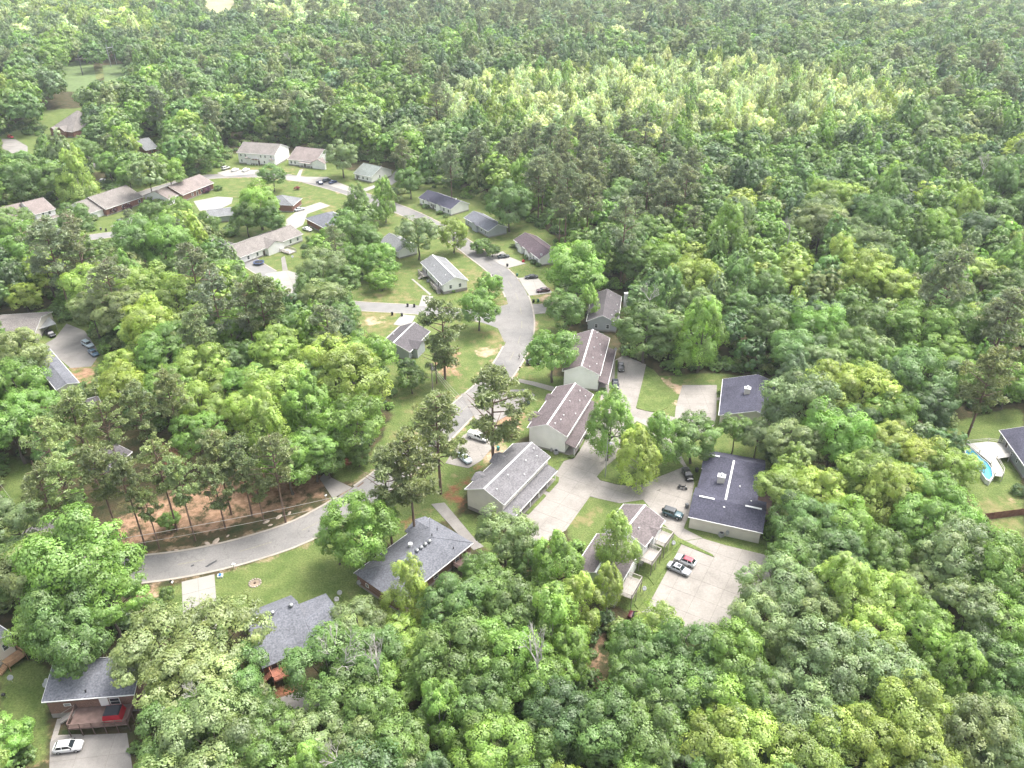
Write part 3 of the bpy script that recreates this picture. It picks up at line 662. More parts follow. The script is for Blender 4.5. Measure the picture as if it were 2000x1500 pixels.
    def chimney(s, f, g, w=1.2, d=1.5, h=1.7, mat=None):
        p = s.onroof(f, g); o = link("chimney", MB().box(-w / 2, w / 2, -d / 2, d / 2, -1.5, h).mesh("chimney", mat or CREAM), s.roof, p)
        m = MB(); m.box(-w / 2 - .1, w / 2 + .1, -d / 2 - .1, d / 2 + .1, h + .003, h + .15); 
        q = link("chimney_cap", m.mesh("chimney_cap", TRIM), s.roof, p)
        link("flue", MB().lathe([(.22, 0), (.22, .4), (.3, .42), (.3, .55)], n=10).mesh("flue", METAL), s.roof, p + Vector((0, 0, h + .16)))
        return s
    def ac(s, side, fs, out=1.0):
        return s

def wing(h, E0, E1, E2, he, pitch, mat, roof, capspans):
    p0, p1, p2 = P(*E0, he), P(*E1, he), P(*E2, he); ax = (p1 - p0); ax.z = 0; L = ax.length; ax.normalize(); pe = Vector((-ax.y, ax.x, 0)); Wd = (p2 - p0).dot(pe)
    c, s_ = cos(-h.rz), sin(-h.rz); o = h.root.location
    def T(x, y, z):
        q = p0 + ax * x + pe * y - o; return (q.x * c - q.y * s_, q.x * s_ + q.y * c, z)
    k = tan(radians(pitch)); W_ = abs(Wd); sgn = 1 if Wd > 0 else -1; zr = he + W_ / 2 * k
    m = MB(T); Y = lambda y: sgn * y
    m.slab([(0, 0, he), (L, 0, he), (L, Y(W_ / 2), zr), (0, Y(W_ / 2), zr)], .16); m.slab([(0, Y(W_ / 2), zr), (L, Y(W_ / 2), zr), (L, Y(W_), he), (0, Y(W_), he)], .16)
    ro = m.build("roof", roof, h.root)
    for a, b_ in capspans:
        m = MB(T); m.box(L * a, L * b_, *sorted((Y(W_ / 2 - .2), Y(W_ / 2 + .2))), zr - .06, zr + .08); m.build("ridge_vent", TRIM, ro)
    m = MB(T); g = .4
    m.poly([(g, Y(g), 0), (L - g, Y(g), 0), (L - g, Y(g), he), (g, Y(g), he)]); m.poly([(g, Y(W_ - g), 0), (L - g, Y(W_ - g), 0), (L - g, Y(W_ - g), he), (g, Y(W_ - g), he)])
    for x in (g, L - g): m.poly([(x, Y(g), 0), (x, Y(W_ - g), 0), (x, Y(W_ - g), he), (x, Y(W_ / 2), zr - .2), (x, Y(g), he)])
    m.build("wall", mat, h.root)
    MB(T).box(0, L, *sorted((Y(-.12), Y(-.004))), he - .17, he - .02).build("gutter", TRIM, h.root)
# --- townhouse row on the bend
h1 = House("townhouse", "grey roofed two storey townhouse with pale gable beside the pine straw bank", "townhouse", (984,986), (1075,892), (906,957), 5.4, 24, CREAM, R["grey"], mark="the grey roofed townhouse", cap=True, fh=0.9)
h1.porch('y0', 0.0, 0.97, 2.7, 3.55, 2.75, posts=6).windows('y0', [.1, .3, .52, .74, .92], 4.05, 0.9, 1.0).windows('y0', [.2, .6], .9).door('y0', .38).door('y0', .82)
h1.dormer('y1', .26, 3.8, 0.7).dormer('y1', .66, 4.4, 0.9).vents([(.1, .3), (.36, .34), (.52, .12), (.7, .3), (.86, .2), (.93, .36)]).windows('y1', [.12, .45, .85], .9)
h2 = House("townhouse", "plum roofed two storey white townhouse in the middle of the row", "townhouse", (1107,853), (1159,770), (1032,832), 5.4, 24, WHITE, R["purple"], mark="the plum roofed middle townhouse", cap=True)
h2.porch('y0', 0.0, 1.0, 2.7, 3.5, 2.7, posts=6).windows('y0', [.12, .3, .62, .8], 4.05, .9, 1.0).windows('y0', [.2, .62], .9).door('y0', .42).door('y0', .84)
h2.dormer('y1', .25, 4.6, 1.0).dormer('y1', .72, 3.4, 0.6).vents([(.08, .36), (.2, .3), (.3, .3), (.45, .1), (.6, .36), (.72, .18), (.9, .3), (.86, .12)])
h3 = House("townhouse", "plum roofed white townhouse beside the upper parking pad", "townhouse", (1172,733), (1191,660), (1100,720), 5.2, 24, WHITE, R["purple"], mark="the upper plum roofed townhouse", cap=True)
h3.porch('y0', 0.0, .9, 2.7, 3.4, 2.6, posts=6).windows('y0', [.12, .3, .62, .8], 3.95, .9, 1.0).door('y0', .4).door('y0', .8).vents([(.06, .3), (.2, .15), (.3, .28), (.45, .1), (.55, .33), (.7, .2), (.95, .36), (.82, .33)]).dormer('y1', .5, 3.6, .6)
h4 = House("house", "charcoal roofed house half hidden between trees above the townhouse row", "house", (1207,632), (1214,579), (1148,615), 3.2, 26, GREYS, R["dark"], mark="the upper charcoal roofed house")
h4.vents([(.35, .12), (.15, .22), (.8, .35), (.6, .1)]).dormer('y1', .35, 3.5, .4).windows('x0', [.3, .7], 1.0)
h5 = House("house", "dark plum roofed white bungalow with two small front gables and a dish", "house", (1053,506), (1003,468), (1086,488), 3.0, 24, WHITE, R["maroon"], mark="the two gabled bungalow by the bend")
h5.dormer('y0', .42, 4.2, .9, win=True).dormer('y0', .72, 3.6, .7).windows('y0', [.1, .24, .55, .86], .95).door('y0', .6).windows('x0', [.5], 1.0)
h6 = House("house", "small grey roofed bungalow peeping out beside the navy roofed one", "house", (953,452), (906,425), (969,431), 2.9, 24, GREYS, R["slate"], mark="the small grey bungalow")
h6.dormer('y0', .52, 4.2, .8).windows('y0', [.12, .3, .85], .95).door('y0', .55)
h7 = House("house", "navy roofed white bungalow with two small front gables at the wood edge", "house", (880,409), (817,386), (915,397), 3.0, 23, WHITE, R["navy"], mark="the navy roofed bungalow")
h7.dormer('y0', .38, 3.4, .5).dormer('y0', .74, 3.2, .5).windows('y0', [.08, .22, .5, .62, .88], .95).door('y0', .56).vents([(.12, .5)], .2, .7)
h8 = House("house", "light grey roofed white house with two wooden stoops on the corner lawn", "house", (864,557), (821,512), (911,544), 3.6, 24, WHITE, R["light"], mark="the corner lawn house", cap=True, fh=1.0)
h8.windows('y0', [.1, .3, .55, .9], 1.6, .9, 1.2).door('y0', .22, 1.0).door('y0', .78, 1.0).vents([(.2, .3), (.65, .25)]).windows('x0', [.3, .7], 1.6)
h9 = House("house", "grey roofed white house mostly hidden among trees by the side lane", "house", (777,492), (741,470), (797,470), 3.0, 26, WHITE, R["light"], mark="the tree hidden grey house")
h9.windows('y0', [.15, .35, .6, .85], 1.0).door('y0', .5)
h10 = House("house", "charcoal roofed house with brown streaked cross gable behind a tall pine", "house", (800,688), (840,647), (748,668), 3.0, 24, GREYS, R["dark"], mark="the streaked charcoal roofed house", cap=True)
h10.dormer('y0', .35, 5.6, 1.6).windows('y0', [.15, .75], 1.0).vents([(.5, .85)])
# --- front yard houses
h11 = House("house", "large slate blue hip roofed brick house beside the long drive", "house", (777,1178), (924,1060), (697,1115), 3.1, 21, BRICKB, R["slate"], kind='hip', mark="the slate hip roofed brick house", fh=0.6)
h11.turbines([(.5, .43), (.555, .43), (.61, .43), (.665, .43)]).vents([(.33, .3), (.2, .35), (.84, .55), (.74, .5), (.8, .12)], .09, .4, DARK).windows('y0', [.2, .5, .8], 1.0, 1.2, 1.2).windows('x0', [.75], 1.2, .8, .9).door('y0', .9)
h11.dormer('y1', .84, 6.0, 1.0, wall=BRICKB).vents([(.52, .62)], .35, .8, TRIM, "roof_ventilator")
h12 = House("house", "grey roofed brick house with red deck on the front lawn", "house", (512,1306), (616,1262), (492,1192), 3.3, 20, BRICK, R["slate"], mark="the grey roofed lawn house", rf=0.62, fh=0.7, trim=False)
h12.windows('y0', [.3, .55, .8], 1.2, 1.3, 1.3).door('y0', .2, .8)
wing(h12, (617,1262), (678,1236), (603,1172), 3.3, 17, BRICK, R["slate"], [])
h12.turbines([(.2, .585), (.5, .585), (.86, .585)]).vents([(.18, .12)], .09, .4, DARK)
h13 = House("house", "dark slate roofed brick house with large back deck near the picture edge", "house", (81,1371), (262,1356), (108,1292), 4.6, 17, BRICKB, R["slate"], mark="the deck house", rf=.75, fh=1.0)
h13.windows('y0', [.22], 2.6, 1.1, .6).door('y0', .64, 1.7, TRIM, 1.1, 2.2).windows('y0', [.76], 2.0, 1.6, 1.6).vents([(.46, .12), (.86, .14)], .12, .45, DARK)
h14 = House("house", "cream gable ended house with tan wooden steps at the photo corner", "house", (24,1238), (-66,1178), (-60,1333), 5.0, 25, CREAM, R["slate"], mark="the cream corner house")
h14.windows('x0', [.14], 2.5, 1.0, 1.5)
h15 = House("house", "dark grey roofed house with pale end wall beside the gravel drive", "house", (110,762), (55,694), (150,742), 3.2, 16, CREAM, R["slate"], mark="the gravel drive house")
h15.vents([(.5, .3)])
h16 = House("house", "tan roofed house by the carport", "house", (66,655), (-40,662), (48,612), 3.0, 15, CREAM, R["tan"], mark="the tan roofed carport house"); h16.windows('x0', [.5], 1.0)
h17 = House("house", "dark roofed house hidden under the tall pines", "house", (258,882), (222,915), (206,868), 3.0, 24, GREYS, R["dark"], mark="the house under the pines")
h17b = House("house", "small dark roofed house glimpsed above the pine clump", "house", (200,790), (170,800), (183,775), 3.0, 24, GREYS, R["dark"])
h18 = House("house", "navy roofed house with pale chimney beside the far parking pad", "house", (1404,811), (1412,740), (1545,835), 3.2, 18, CREAM, R["navy"], mark="the far pad house")
h18.chimney(.5, .36, 1.1, 1.4, 1.5).windows('y0', [.2, .75], 1.0).door('y0', .55)
# H-plan duplex: two cross wings tied by a middle body
hx = House("duplex", "navy roofed duplex with white ridge vents and chimney beside the court", "duplex", (1352,988), (1376,898), (1474,1014), 3.3, 12.5, CREAM, R["navy"], mark="the navy duplex", cap=True, trim=False)
hx.chimney(.52, .36, 1.2, 1.5, 1.6).vents([(.5, .68), (.3, .9)]).windows('y0', [.3, .8], 1.0).door('y0', .55)
wing(hx, (1344,1009), (1490,1041), (1360,952), 3.3, 20, CREAM, R["navy"], [(.09, .3), (.72, .94)])
wing(hx, (1370,914), (1492,936), (1388,880), 3.3, 20, CREAM, R["navy"], [(.02, .26)])
# balcony townhouses
h20 = House("townhouse", "brown roofed townhouse with two upper timber balconies over the parking court", "townhouse", (1260,1068), (1299,1016), (1172,1040), 5.6, 23, WHITE, R["brown"], mark="the balcony townhouse", cap=True)
h20.windows('y0', [.12, .5, .88], 3.7).windows('y0', [.2, .8], .9).door('y0', .3, 2.95).door('y0', .7, 2.95).vents([(.5, .8), (.3, .3)]).dormer('y0', .55, 3.2, .4)
h21 = House("townhouse", "shaded lower townhouse behind the lime tree with white corner trim", "townhouse", (1207,1150), (1252,1072), (1120,1112), 5.4, 23, WHITE, R["brown"], mark="the lower balcony townhouse", cap=True)
h21.windows('y0', [.2, .5, .8], 3.7).door('y0', .4, 2.95)
# --- far left street
h22 = House("house", "pinkish roofed two storey house with white front at the far street's end", "house", (109,408), (68,419), (90,388), 5.4, 22, WHITE, R["pink"], mark="the pinkish roofed two storey house")
h22.windows('y0', [.3, .62], 3.8, 1.1, 1.3).windows('y0', [.3, .7], .9, 1.1, 1.4).porch('y0', .0, 1.0, 2.0, 3.0, 2.5, posts=4)
wing(h22, (68,424), (4,440), (54,396), 3.9, 20, BRICK, R["pink"], [])
h23 = House("house", "long tan roofed brick bungalow with white end wall and red shrubs", "house", (206,409), (280,384), (185,384), 3.1, 22, BRICK, R["tan"], mark="the long tan roofed bungalow")
h23.windows('y0', [.2, .45, .9], .9, 1.3, 1.3).door('y0', .6); wing(h23, (174,417), (208,406), (150,397), 2.9, 22, WHITE, R["tan"], [])
h24 = House("house", "long pinkish grey roofed brick bungalow with a purple shrub", "house", (357,381), (418,357), (339,360), 3.1, 22, BRICK, R["pink"], mark="the purple shrub bungalow")
h24.windows('y0', [.3, .6, .85], .9, 1.2, 1.3).door('y0', .45); wing(h24, (329,389), (358,377), (302,373), 2.9, 22, WHITE, R["pink"], [])
h25 = House("house", "pale hip roofed brick house with garage gable deep among trees", "house", (96,252), (142,258), (112,224), 3.4, 30, BRICK, R["tan"], kind='hip', mark="the garage gable house")
h25.dormer('y0', .55, 7, 1.5, wall=BRICK, pitch=34).dormer('y0', .15, 4, .8, wall=BRICK, pitch=34).door('y0', .55, .1, TRIM, 4.5, 2.3)
h26 = House("house", "small blue grey roofed brick house peeping through the far trees", "house", (284,294), (310,289), (275,276), 3.0, 20, BRICK, R["light"], mark="the peeping brick house"); h26.windows('y0', [.5], .9)
h27 = House("townhouse", "white two storey row house with grey roof on the far street", "townhouse", (462,298), (536,303), (467,281), 5.6, 24, WHITE, R["tan"], mark="the white row house")
h27.windows('y0', [.08, .2, .62, .74, .9], 3.7, .9, 1.3).windows('y0', [.08, .7, .88], .9, .9, 1.3).door('y0', .3).door('y0', .55).dormer('y0', .28, 2.6, .6, zoff=-2.6, pitch=40).dormer('y0', .92, 2.6, .6, zoff=-2.6, pitch=40)
m = MB(h27.T); m.box(h27.L * .4, h27.L * .56, -1.2, .42, 2.75, 2.9); m.build("balcony_floor", WOODD, h27.root)
for x in (.4, .48, .56): MB(h27.T).box(h27.L * x - .06, h27.L * x + .06, -1.2, -1.08, 0, 3.8).build("post", TRIM, h27.root)
MB(h27.T).box(h27.L * .4, h27.L * .56, -1.18, -1.1, 3.7, 3.8).build("rail", TRIM, h27.root)
h28 = House("house", "pinkish roofed white bungalow with porch and front gable on the far street", "house", (561,311), (616,317), (570,290), 3.0, 24, WHITE, R["pink"], mark="the pinkish porch bungalow")
h28.windows('y0', [.1, .24], .9).door('y0', .6).dormer('y0', 1.12, 8, 1.0, wall=WHITE).porch('y0', .45, .86, 1.8, 2.7, 2.4, posts=4)
h29 = House("house", "green grey roofed white gabled house beside the sloping drive", "house", (725,346), (690,338), (762,331), 3.0, 24, WHITE, R["green"], mark="the green grey roofed house")
h29.windows('y0', [.25, .5, .75], .9).windows('x0', [.4], 1.2).door('y0', .85)
h30 = House("house", "long tan roofed house with white front gable and ramp", "house", (469,503), (592,457), (452,478), 3.0, 20, WHITE, R["tan"], mark="the ramp house")
h30.dormer('y0', .52, 8.0, 1.3, wall=WHITE, pitch=26).windows('y0', [.12, .26, .8, .92], .95).door('y0', .36)
h31 = House("house", "grey hip roofed brick house with a green umbrella on its patio", "house", (572,402), (590,387), (528,388), 3.0, 22, BRICK, R["light"], kind='hip', mark="the umbrella house")
h32 = House("house", "dark grey hip roofed red brick house by the white cars", "house", (596,426), (634,446), (634,405), 3.0, 22, BRICK, R["slate"], kind='hip', mark="the hip roofed brick house")
h33 = House("house", "low grey roofed house behind the tall oak", "house", (405,425), (462,419), (396,410), 2.8, 14, GREYS, R["light"], mark="the low grey house")
h34 = House("house", "slate roofed pale house with a white pool deck", "house", (2003,912), (1952,840), (2090,880), 3.4, 16, GREYS, R["navy"], mark="the pool house")
h34.windows('y0', [.3, .5, .9], 1.2, .8, 1.2).door('y0', .72, .8)

# ------------------------------------------------------------------ decks, stoops, balconies
def local(h, x, y): return h.T(x, y, 0)
def deck(h, x0, x1, y0, y1, z, mat, railed="xyX", board=0.14, rail_h=1.0, along='x', posts=True):
    """boards, posts and rails of a deck hung on house h"""
    m = MB(h.T)
    n = int(((y1 - y0) if along == 'x' else (x1 - x0)) / board)
    for i in range(n):
        if along == 'x': m.box(x0, x1, y0 + i * board, y0 + (i + 1) * board - .015, z - .05, z)
        else: m.box(x0 + i * board, x0 + (i + 1) * board - .015, y0, y1, z - .05, z)
    d = stuff(m.build("deck_boards", mat, h.root))
    MB(h.T).box(x0, x1, min(y0, y1) - .04, min(y0, y1) - .004, z - .3, z + .01).build("rim_board", mat, h.root)
    ed = {"x": [(x0, y0), (x0, y1)], "y": [(x0, y0), (x1, y0)], "X": [(x1, y0), (x1, y1)], "Y": [(x0, y1), (x1, y1)]}
    for e in railed:
        (ax, ay), (bx, by) = ed[e]; n = max(2, int(sqrt((bx - ax) ** 2 + (by - ay) ** 2) / 1.8) + 1)
        m = MB(h.T); m.box(min(ax, bx) - .07, max(ax, bx) + .07, min(ay, by) - .07, max(ay, by) + .07, z + rail_h - .06, z + rail_h); m.build("hand_rail", mat, h.root)
        m = MB(h.T); cnt = int(max(abs(bx - ax), abs(by - ay)) / .16)
        for i in range(cnt):
            px_, py_ = ax + (bx - ax) * (i + .5) / cnt, ay + (by - ay) * (i + .5) / cnt; m.box(px_ - .02, px_ + .02, py_ - .02, py_ + .02, z + .02, z + rail_h - .06)
        stuff(m.build("balusters", mat, h.root))
        for i in range(n):
            px_, py_ = ax + (bx - ax) * i / (n - 1), ay + (by - ay) * i / (n - 1); MB(h.T).box(px_ - .06, px_ + .06, py_ - .06, py_ + .06, 0 if posts else z - .3, z + rail_h + .05).build("post", mat, h.root)
def stairs(h, x0, x1, y0, dirx, z, mat, n=None, wdt=1.1, ax='x'):
    n = n or max(2, int(z / .19)); tr = .27
    for i in range(n):
        zz = z - (i + 1) * z / (n + 1); a = x0 + dirx * i * tr; lo, hi = sorted((a, a + dirx * .29))
        if ax == 'x': MB(h.T).box(lo, hi, y0, y0 + wdt, zz - .05, zz).build("step", mat, h.root)
        else: MB(h.T).box(y0, y0 + wdt, lo, hi, zz - .05, zz).build("step", mat, h.root)
    for yy in (y0 - .04, y0 + wdt + .01):
        e = x0 + dirx * n * tr; b_ = MB(h.T)
        pts = [(x0, z - .35), (x0, z - .02), (e, .22), (e, .0)]
        f = (lambda q, y: (q[0], y, q[1])) if ax == 'x' else (lambda q, y: (y, q[0], q[1]))
        b_.prism([f(q, yy) for q in pts], [f(q, yy + .03) for q in pts]); b_.build("stringer", mat, h.root)
        b_ = MB(h.T); pts = [(x0, z + .9), (x0, z + 1.0), (e, 1.15), (e, 1.05)]; b_.prism([f(q, yy) for q in pts], [f(q, yy + .05) for q in pts]); b_.build("stair_rail", mat, h.root)
L13 = h13.L
deck(h13, L13 * .32, L13 * .96, -3.4, .4, 2.0, WOODD, "xyX"); stairs(h13, L13 * .32, 0, -0.9, -1, 2.0, WOOD)
L12 = h12.L
deck(h12, L12 * .12, L12 * .5, -2.4, .4, 2.0, WOODR, "xyX"); stairs(h12, L12 * .12, 0, -1.0, -1, 2.0, WOODR)
deck(h8, h8.L * .12, h8.L * .36, -1.4, .45, 1.0, WOOD, "xy"); stairs(h8, h8.L * .12, 0, -1.3, -1, 1.0, WOOD)
deck(h8, h8.L * .68, h8.L * .9, -1.8, .45, 1.0, WOOD, "Xy"); stairs(h8, -1.8, 0, h8.L * .7, -1, 1.0, WOOD, ax='y')
L20 = h20.L
deck(h20, L20 * .52, L20 * .98, -2.2, .42, 2.9, WOOD, "xyX"); deck(h20, L20 * -.12, L20 * .34, -2.2, .42, 2.9, WOOD, "xyX")
deck(h21, h21.L * .1, h21.L * .55, -2.4, .42, 2.9, WOOD, "xyX")
deck(h30, h30.L * .56, h30.L * .68, -6.5, -1.3, .5, WOOD, "xX", rail_h=.9)
deck(h14, -2.2, .25, h14.W * .02, h14.W * .34, 1.1, WOODT, "xy"); stairs(h14, h14.W * .34, 0, -1.6, 1, 1.1, WOODT, ax='y')
deck(h11, h11.L * .72, h11.L * .9, -2.2, .4, 1.2, WOODD, "xyX")
deck(hx, hx.L * .15, hx.L * .8, hx.W - .4, hx.W + 3.2, .6, WOODD, "")
# ------------------------------------------------------------------ vehicles
TYRE = mk("tyre_rubber", (0.022, 0.022, 0.024), rough=0.85); RIM = mk("alloy_rim", (0.35, 0.36, 0.37), rough=0.35, metal=0.7)
LAMP = mk("headlight_glass", (0.55, 0.57, 0.6), rough=0.15, spec=0.6); TAIL = mk("tail_light", (0.28, 0.015, 0.015), rough=0.25); CGLASS = mk("car_glass", (0.02, 0.026, 0.03), var=0.1, rough=0.06, spec=0.8); BLACKP = mk("black_plastic", (0.025, 0.025, 0.027), rough=0.6)
PAINT = paint_mat()
def loft(stations, smooth=True):
    """stations: (x, [ (y,z) half profile from bottom centre to top centre ])"""
    m = MB(); rings = []
    for x, hp in stations:
        full = [(x, y, z) for y, z in hp] + [(x, -y, z) for y, z in hp[::-1] if y > 1e-4]
        rings.append((m.add(full), len(full)))
    for (a, n), (b_, n2) in zip(rings, rings[1:]):
        for k in range(n):
            m.f.append([a + k, a + (k + 1) % n, b_ + (k + 1) % n, b_ + k])
    a, n = rings[0]; m.f.append([a + k for k in range(n)]); a, n = rings[-1]; m.f.append([a + k for k in range(n)][::-1])
    return m
def body_profile(w, zb, zt, crown):
    return [(0, zb), (w * .86, zb), (w * .97, zb + .1), (w, zb + (zt - zb) * .45), (w * .97, zt - .06), (w * .88, zt), (w * .45, zt + crown), (0, zt + crown * 1.2)]
KIND = {  # length, width, hood z, belt z, roof z, [base of windscreen, top, roof end, base of rear glass] from nose, wheel r
 'sedan': dict(L=4.75, W=1.82, hood=.92, belt=.95, roof=1.45, g=(1.35, 2.05, 3.3, 4.05), tail=.98, r=.33),
 'hatch': dict(L=4.3, W=1.8, hood=.95, belt=1.0, roof=1.52, g=(1.15, 1.85, 3.55, 4.05), tail=1.0, r=.33),
 'suv': dict(L=4.7, W=1.88, hood=1.05, belt=1.12, roof=1.75, g=(1.25, 1.85, 4.2, 4.55), tail=1.12, r=.37),
 'jeep': dict(L=4.3, W=1.86, hood=1.15, belt=1.18, roof=1.85, g=(1.5, 1.75, 4.05, 4.2), tail=1.18, r=.42),
 'pickup': dict(L=5.6, W=1.92, hood=1.08, belt=1.12, roof=1.8, g=(1.45, 2.1, 3.4, 3.65), tail=1.1, r=.39)}
def car_parts(kind):
    if ("car", kind) in MESHES: return MESHES[("car", kind)]
    c = KIND[kind]; L, W = c["L"], c["W"] / 2; zb = .22 if kind in ('sedan', 'hatch') else .36; hd, bl, tl = c["hood"], c["belt"], c["tail"]; X = lambda d: L / 2 - d
    a, b_, e, f = c["g"]; box = kind == 'jeep'
    st = [(X(0), W * .72 if not box else W * .8, zb + .16, hd - .26, .01), (X(.12), W * .86 if not box else W * .86, zb + .06, hd - .16, .02), (X(.45), W * .96, zb, hd - .05, .03), (X(a * .75), W, zb, hd, .04), (X(a), W, zb, bl - .01, .03),
          (X((a + f) / 2), W, zb, bl, .02), (X(min(f, L - .5)), W, zb, bl, .02), (X(L - .4), W * .97, zb + .02, tl - .01, .02), (X(L - .1), W * .9, zb + .08, tl - .06, .02), (X(L), W * .8, zb + .2, tl - .16, .01)]
    parts = {}
    if kind == 'pickup':
        st = st[:5] + [(X(f + .05), W, zb, bl, .02)] ; st.append((X(f + .06), W, zb, bl, .02))
    body = loft([(x, body_profile(w_, z0, z1, cr)) for x, w_, z0, z1, cr in st]); parts["body"] = body.mesh("body", PAINT, True)
    if kind == 'pickup':
        m = MB(); x0, x1 = X(f + .07), X(L); m.box(x1, x0, -W * .97, W * .97, zb + .1, .62).box(x1, x0, W * .86, W * .98, .62, tl).box(x1, x0, -W * .98, -W * .86, .62, tl).box(x1, x1 + .08, -W * .86, W * .86, .62, tl).box(x0 - .08, x0, -W * .86, W * .86, .62, tl)
        parts["bed"] = m.mesh("bed", PAINT)
    wb, wt = W * .88, (W * .70 if not box else W * .82); zr = c["roof"]
    def gp(wd, z0, z1): return [(0, z0), (wd[0], z0), (wd[1], z1), (0, z1)]
    # glass house: lower ring at the belt, upper ring just under the roof
    m = MB(); lo = [(X(a), -wb, bl - .03), (X(a), wb, bl - .03), (X(f), wb, bl - .03), (X(f), -wb, bl - .03)]; hi = [(X(b_), -wt, zr - .06), (X(b_), wt, zr - .06), (X(e), wt, zr - .06), (X(e), -wt, zr - .06)]
    m.prism(lo, hi); parts["glass"] = m.mesh("window_glass", CGLASS)
    g = .12; m = MB()
    m.prism([(X(b_ - .06), -wt - .03, zr - .075), (X(b_ - .06), wt + .03, zr - .075), (X(e + .06), wt + .03, zr - .075), (X(e + .06), -wt - .03, zr - .075)], [(X(b_ + .15), -wt + .1, zr), (X(b_ + .15), wt - .1, zr), (X(e - .15), wt - .1, zr), (X(e - .15), -wt + .1, zr)])
    parts["roof"] = m.mesh("roof", PAINT)
    m = MB()
    for s in (-1, 1):
        def pil(x0, x1, top0, top1):
            y0, y1 = s * (wb + .012), s * (wt + .02)
            m.prism([(X(x0), y0, bl - .03), (X(x1), y0, bl - .03), (X(top1), y1, zr - .07), (X(top0), y1, zr - .07)], [(X(x0), y0 - s * .06, bl - .03), (X(x1), y0 - s * .06, bl - .03), (X(top1), y1 - s * .06, zr - .07), (X(top0), y1 - s * .06, zr - .07)])
        pil(a - .02, a + .08, b_ - .02, b_ + .07); mid = (b_ + e) / 2 + .1; pil(mid - .06, mid + .06, mid - .05, mid + .05); pil(f - .22, f + .02, e - .12, e + .02)
    parts["pillar"] = m.mesh("pillars", PAINT)
    parts["wheel"] = MB().wheel((0, 0, 0), c["r"], .22).mesh("wheel", TYRE); parts["rim"] = MB().wheel((0, 0, 0), c["r"] * .62, .235, 12).mesh("rim", RIM)
    parts["headlight"] = MB().box(-.16, .1, -.19, .19, -.07, .07).mesh("headlight", LAMP); parts["tail_light"] = MB().box(-.06, .12, -.17, .17, -.08, .08).mesh("tail_light", TAIL); parts["mirror"] = MB().box(-.09, .09, -.1, .1, -.06, .08).mesh("mirror", BLACKP)
    MESHES[("car", kind)] = parts; return parts
def car(kind, col, label, u, v, du, dv, group=None, roofcol=None, cat=None, mark=None, detail=True):
    c = KIND[kind]; p = P(u, v, .75); q = P(u + du, v + dv, .75); rz = atan2(q.y - p.y, q.x - p.x); pt = car_parts(kind); L, W = c["L"], c["W"] / 2
    z0 = .055
    name = {'jeep': 'off_road_car', 'pickup': 'pickup_truck', 'suv': 'parked_suv'}.get(kind, 'parked_car')
    r = thing(name, label, cat or {'pickup': 'pickup truck'}.get(kind, 'car'), (p.x, p.y, z0), rz, group, mark)
    def part(n, me, loc=None, pc=None, par=None):
        o = link(n, me, par or r, loc); o.color = (*(pc or col), 1); return o
    part("body", pt["body"]); part("window_glass", pt["glass"]); part("roof", pt["roof"], pc=roofcol); part("pillars", pt["pillar"])
    if "bed" in pt: part("bed", pt["bed"])
    for x in (L / 2 - .85, -L / 2 + .9):
        for s in (-1, 1):
            w_ = part("wheel", pt["wheel"], (x, s * (W - .1), c["r"])); part("rim", pt["rim"], par=w_)
    if detail:
        for s in (-1, 1):
            part("headlight", pt["headlight"], (L / 2 - .16, s * (W - .38), c["hood"] - .22)); part("tail_light", pt["tail_light"], (-L / 2 + .09, s * (W - .36), c["tail"] - .2)); part("mirror", pt["mirror"], (L / 2 - c["g"][0] - .25, s * (W + .06), c["belt"] + .05))
    if kind == 'jeep':
        o = link("spare_wheel", pt["wheel"], r, (-L / 2 - .14, 0, .95), pi / 2)
        m = MB()
        for s in (-1, 1): m.box(L / 2 - 1.4, L / 2 - .3, s * W - (.02 if s > 0 else .12), s * W + (.12 if s > 0 else .02), .78, .86); m.box(-L / 2 + .35, -L / 2 + 1.45, s * W - (.02 if s > 0 else .12), s * W + (.12 if s > 0 else .02), .78, .86)
        link("fenders", m.mesh("fenders", BLACKP), r); link("front_bumper", MB().box(L / 2 - .02, L / 2 + .14, -W * .9, W * .9, .5, .68).mesh("front_bumper", BLACKP), r)
    return r
WHT, SIL, BLK, NVY, MAR = (.62, .62, .62), (.36, .38, .41), (.012, .013, .016), (.02, .03, .075), (.075, .012, .022)
car('hatch', WHT, "white hatchback with sunroof on the grey drive below the deck", 133, 1457, 10, -1.2, mark="the white hatchback")
s_ = car('sedan', SIL, "silver grey sedan beside the white red topped car", 1326, 1110, 10, 4.4, "cars in the parking court")
link("sunroof", MB().box(-.35, .3, -.4, .4, 1.44, 1.455).mesh("sunroof", CGLASS), s_)
car('hatch', WHT, "white car with a red roof next to the silver sedan", 1339, 1094, -10, -4.2, "cars in the parking court", roofcol=(.28, .04, .06))
car('sedan', MAR, "maroon car half under the lime tree at the court's lower corner", 1252, 1206, 10, 3, "cars in the parking court")
car('jeep', (.035, .085, .105), "teal boxy off road car with black roof beside the navy duplex", 1314, 1003, 10, 3.2, roofcol=(.04, .045, .05), mark="the teal off road car")
car('sedan', BLK, "black sedan near the motorcycle by the navy duplex", 1343, 925, 4.2, 9, mark="the black duplex sedan")
car('sedan', BLK, "black sedan at the top of the upper parking pad", 1213, 716, 1, 9, "cars on the upper pad")
car('sedan', (.018, .024, .035), "dark blue sedan lower on the upper parking pad", 1202, 749, 1.2, 9, "cars on the upper pad")
car('sedan', (.03, .04, .05), "dark car parked in front of the two gabled bungalow", 983, 500, 10, -1.2, "cars along the bend")
car('sedan', BLK, "black car on the middle driveway by the bend", 1038, 540, -10, .6, "cars along the bend")
car('sedan', (.06, .018, .028), "plum coloured car on the lower driveway by the bend", 1061, 566, -10, 1, "cars along the bend")
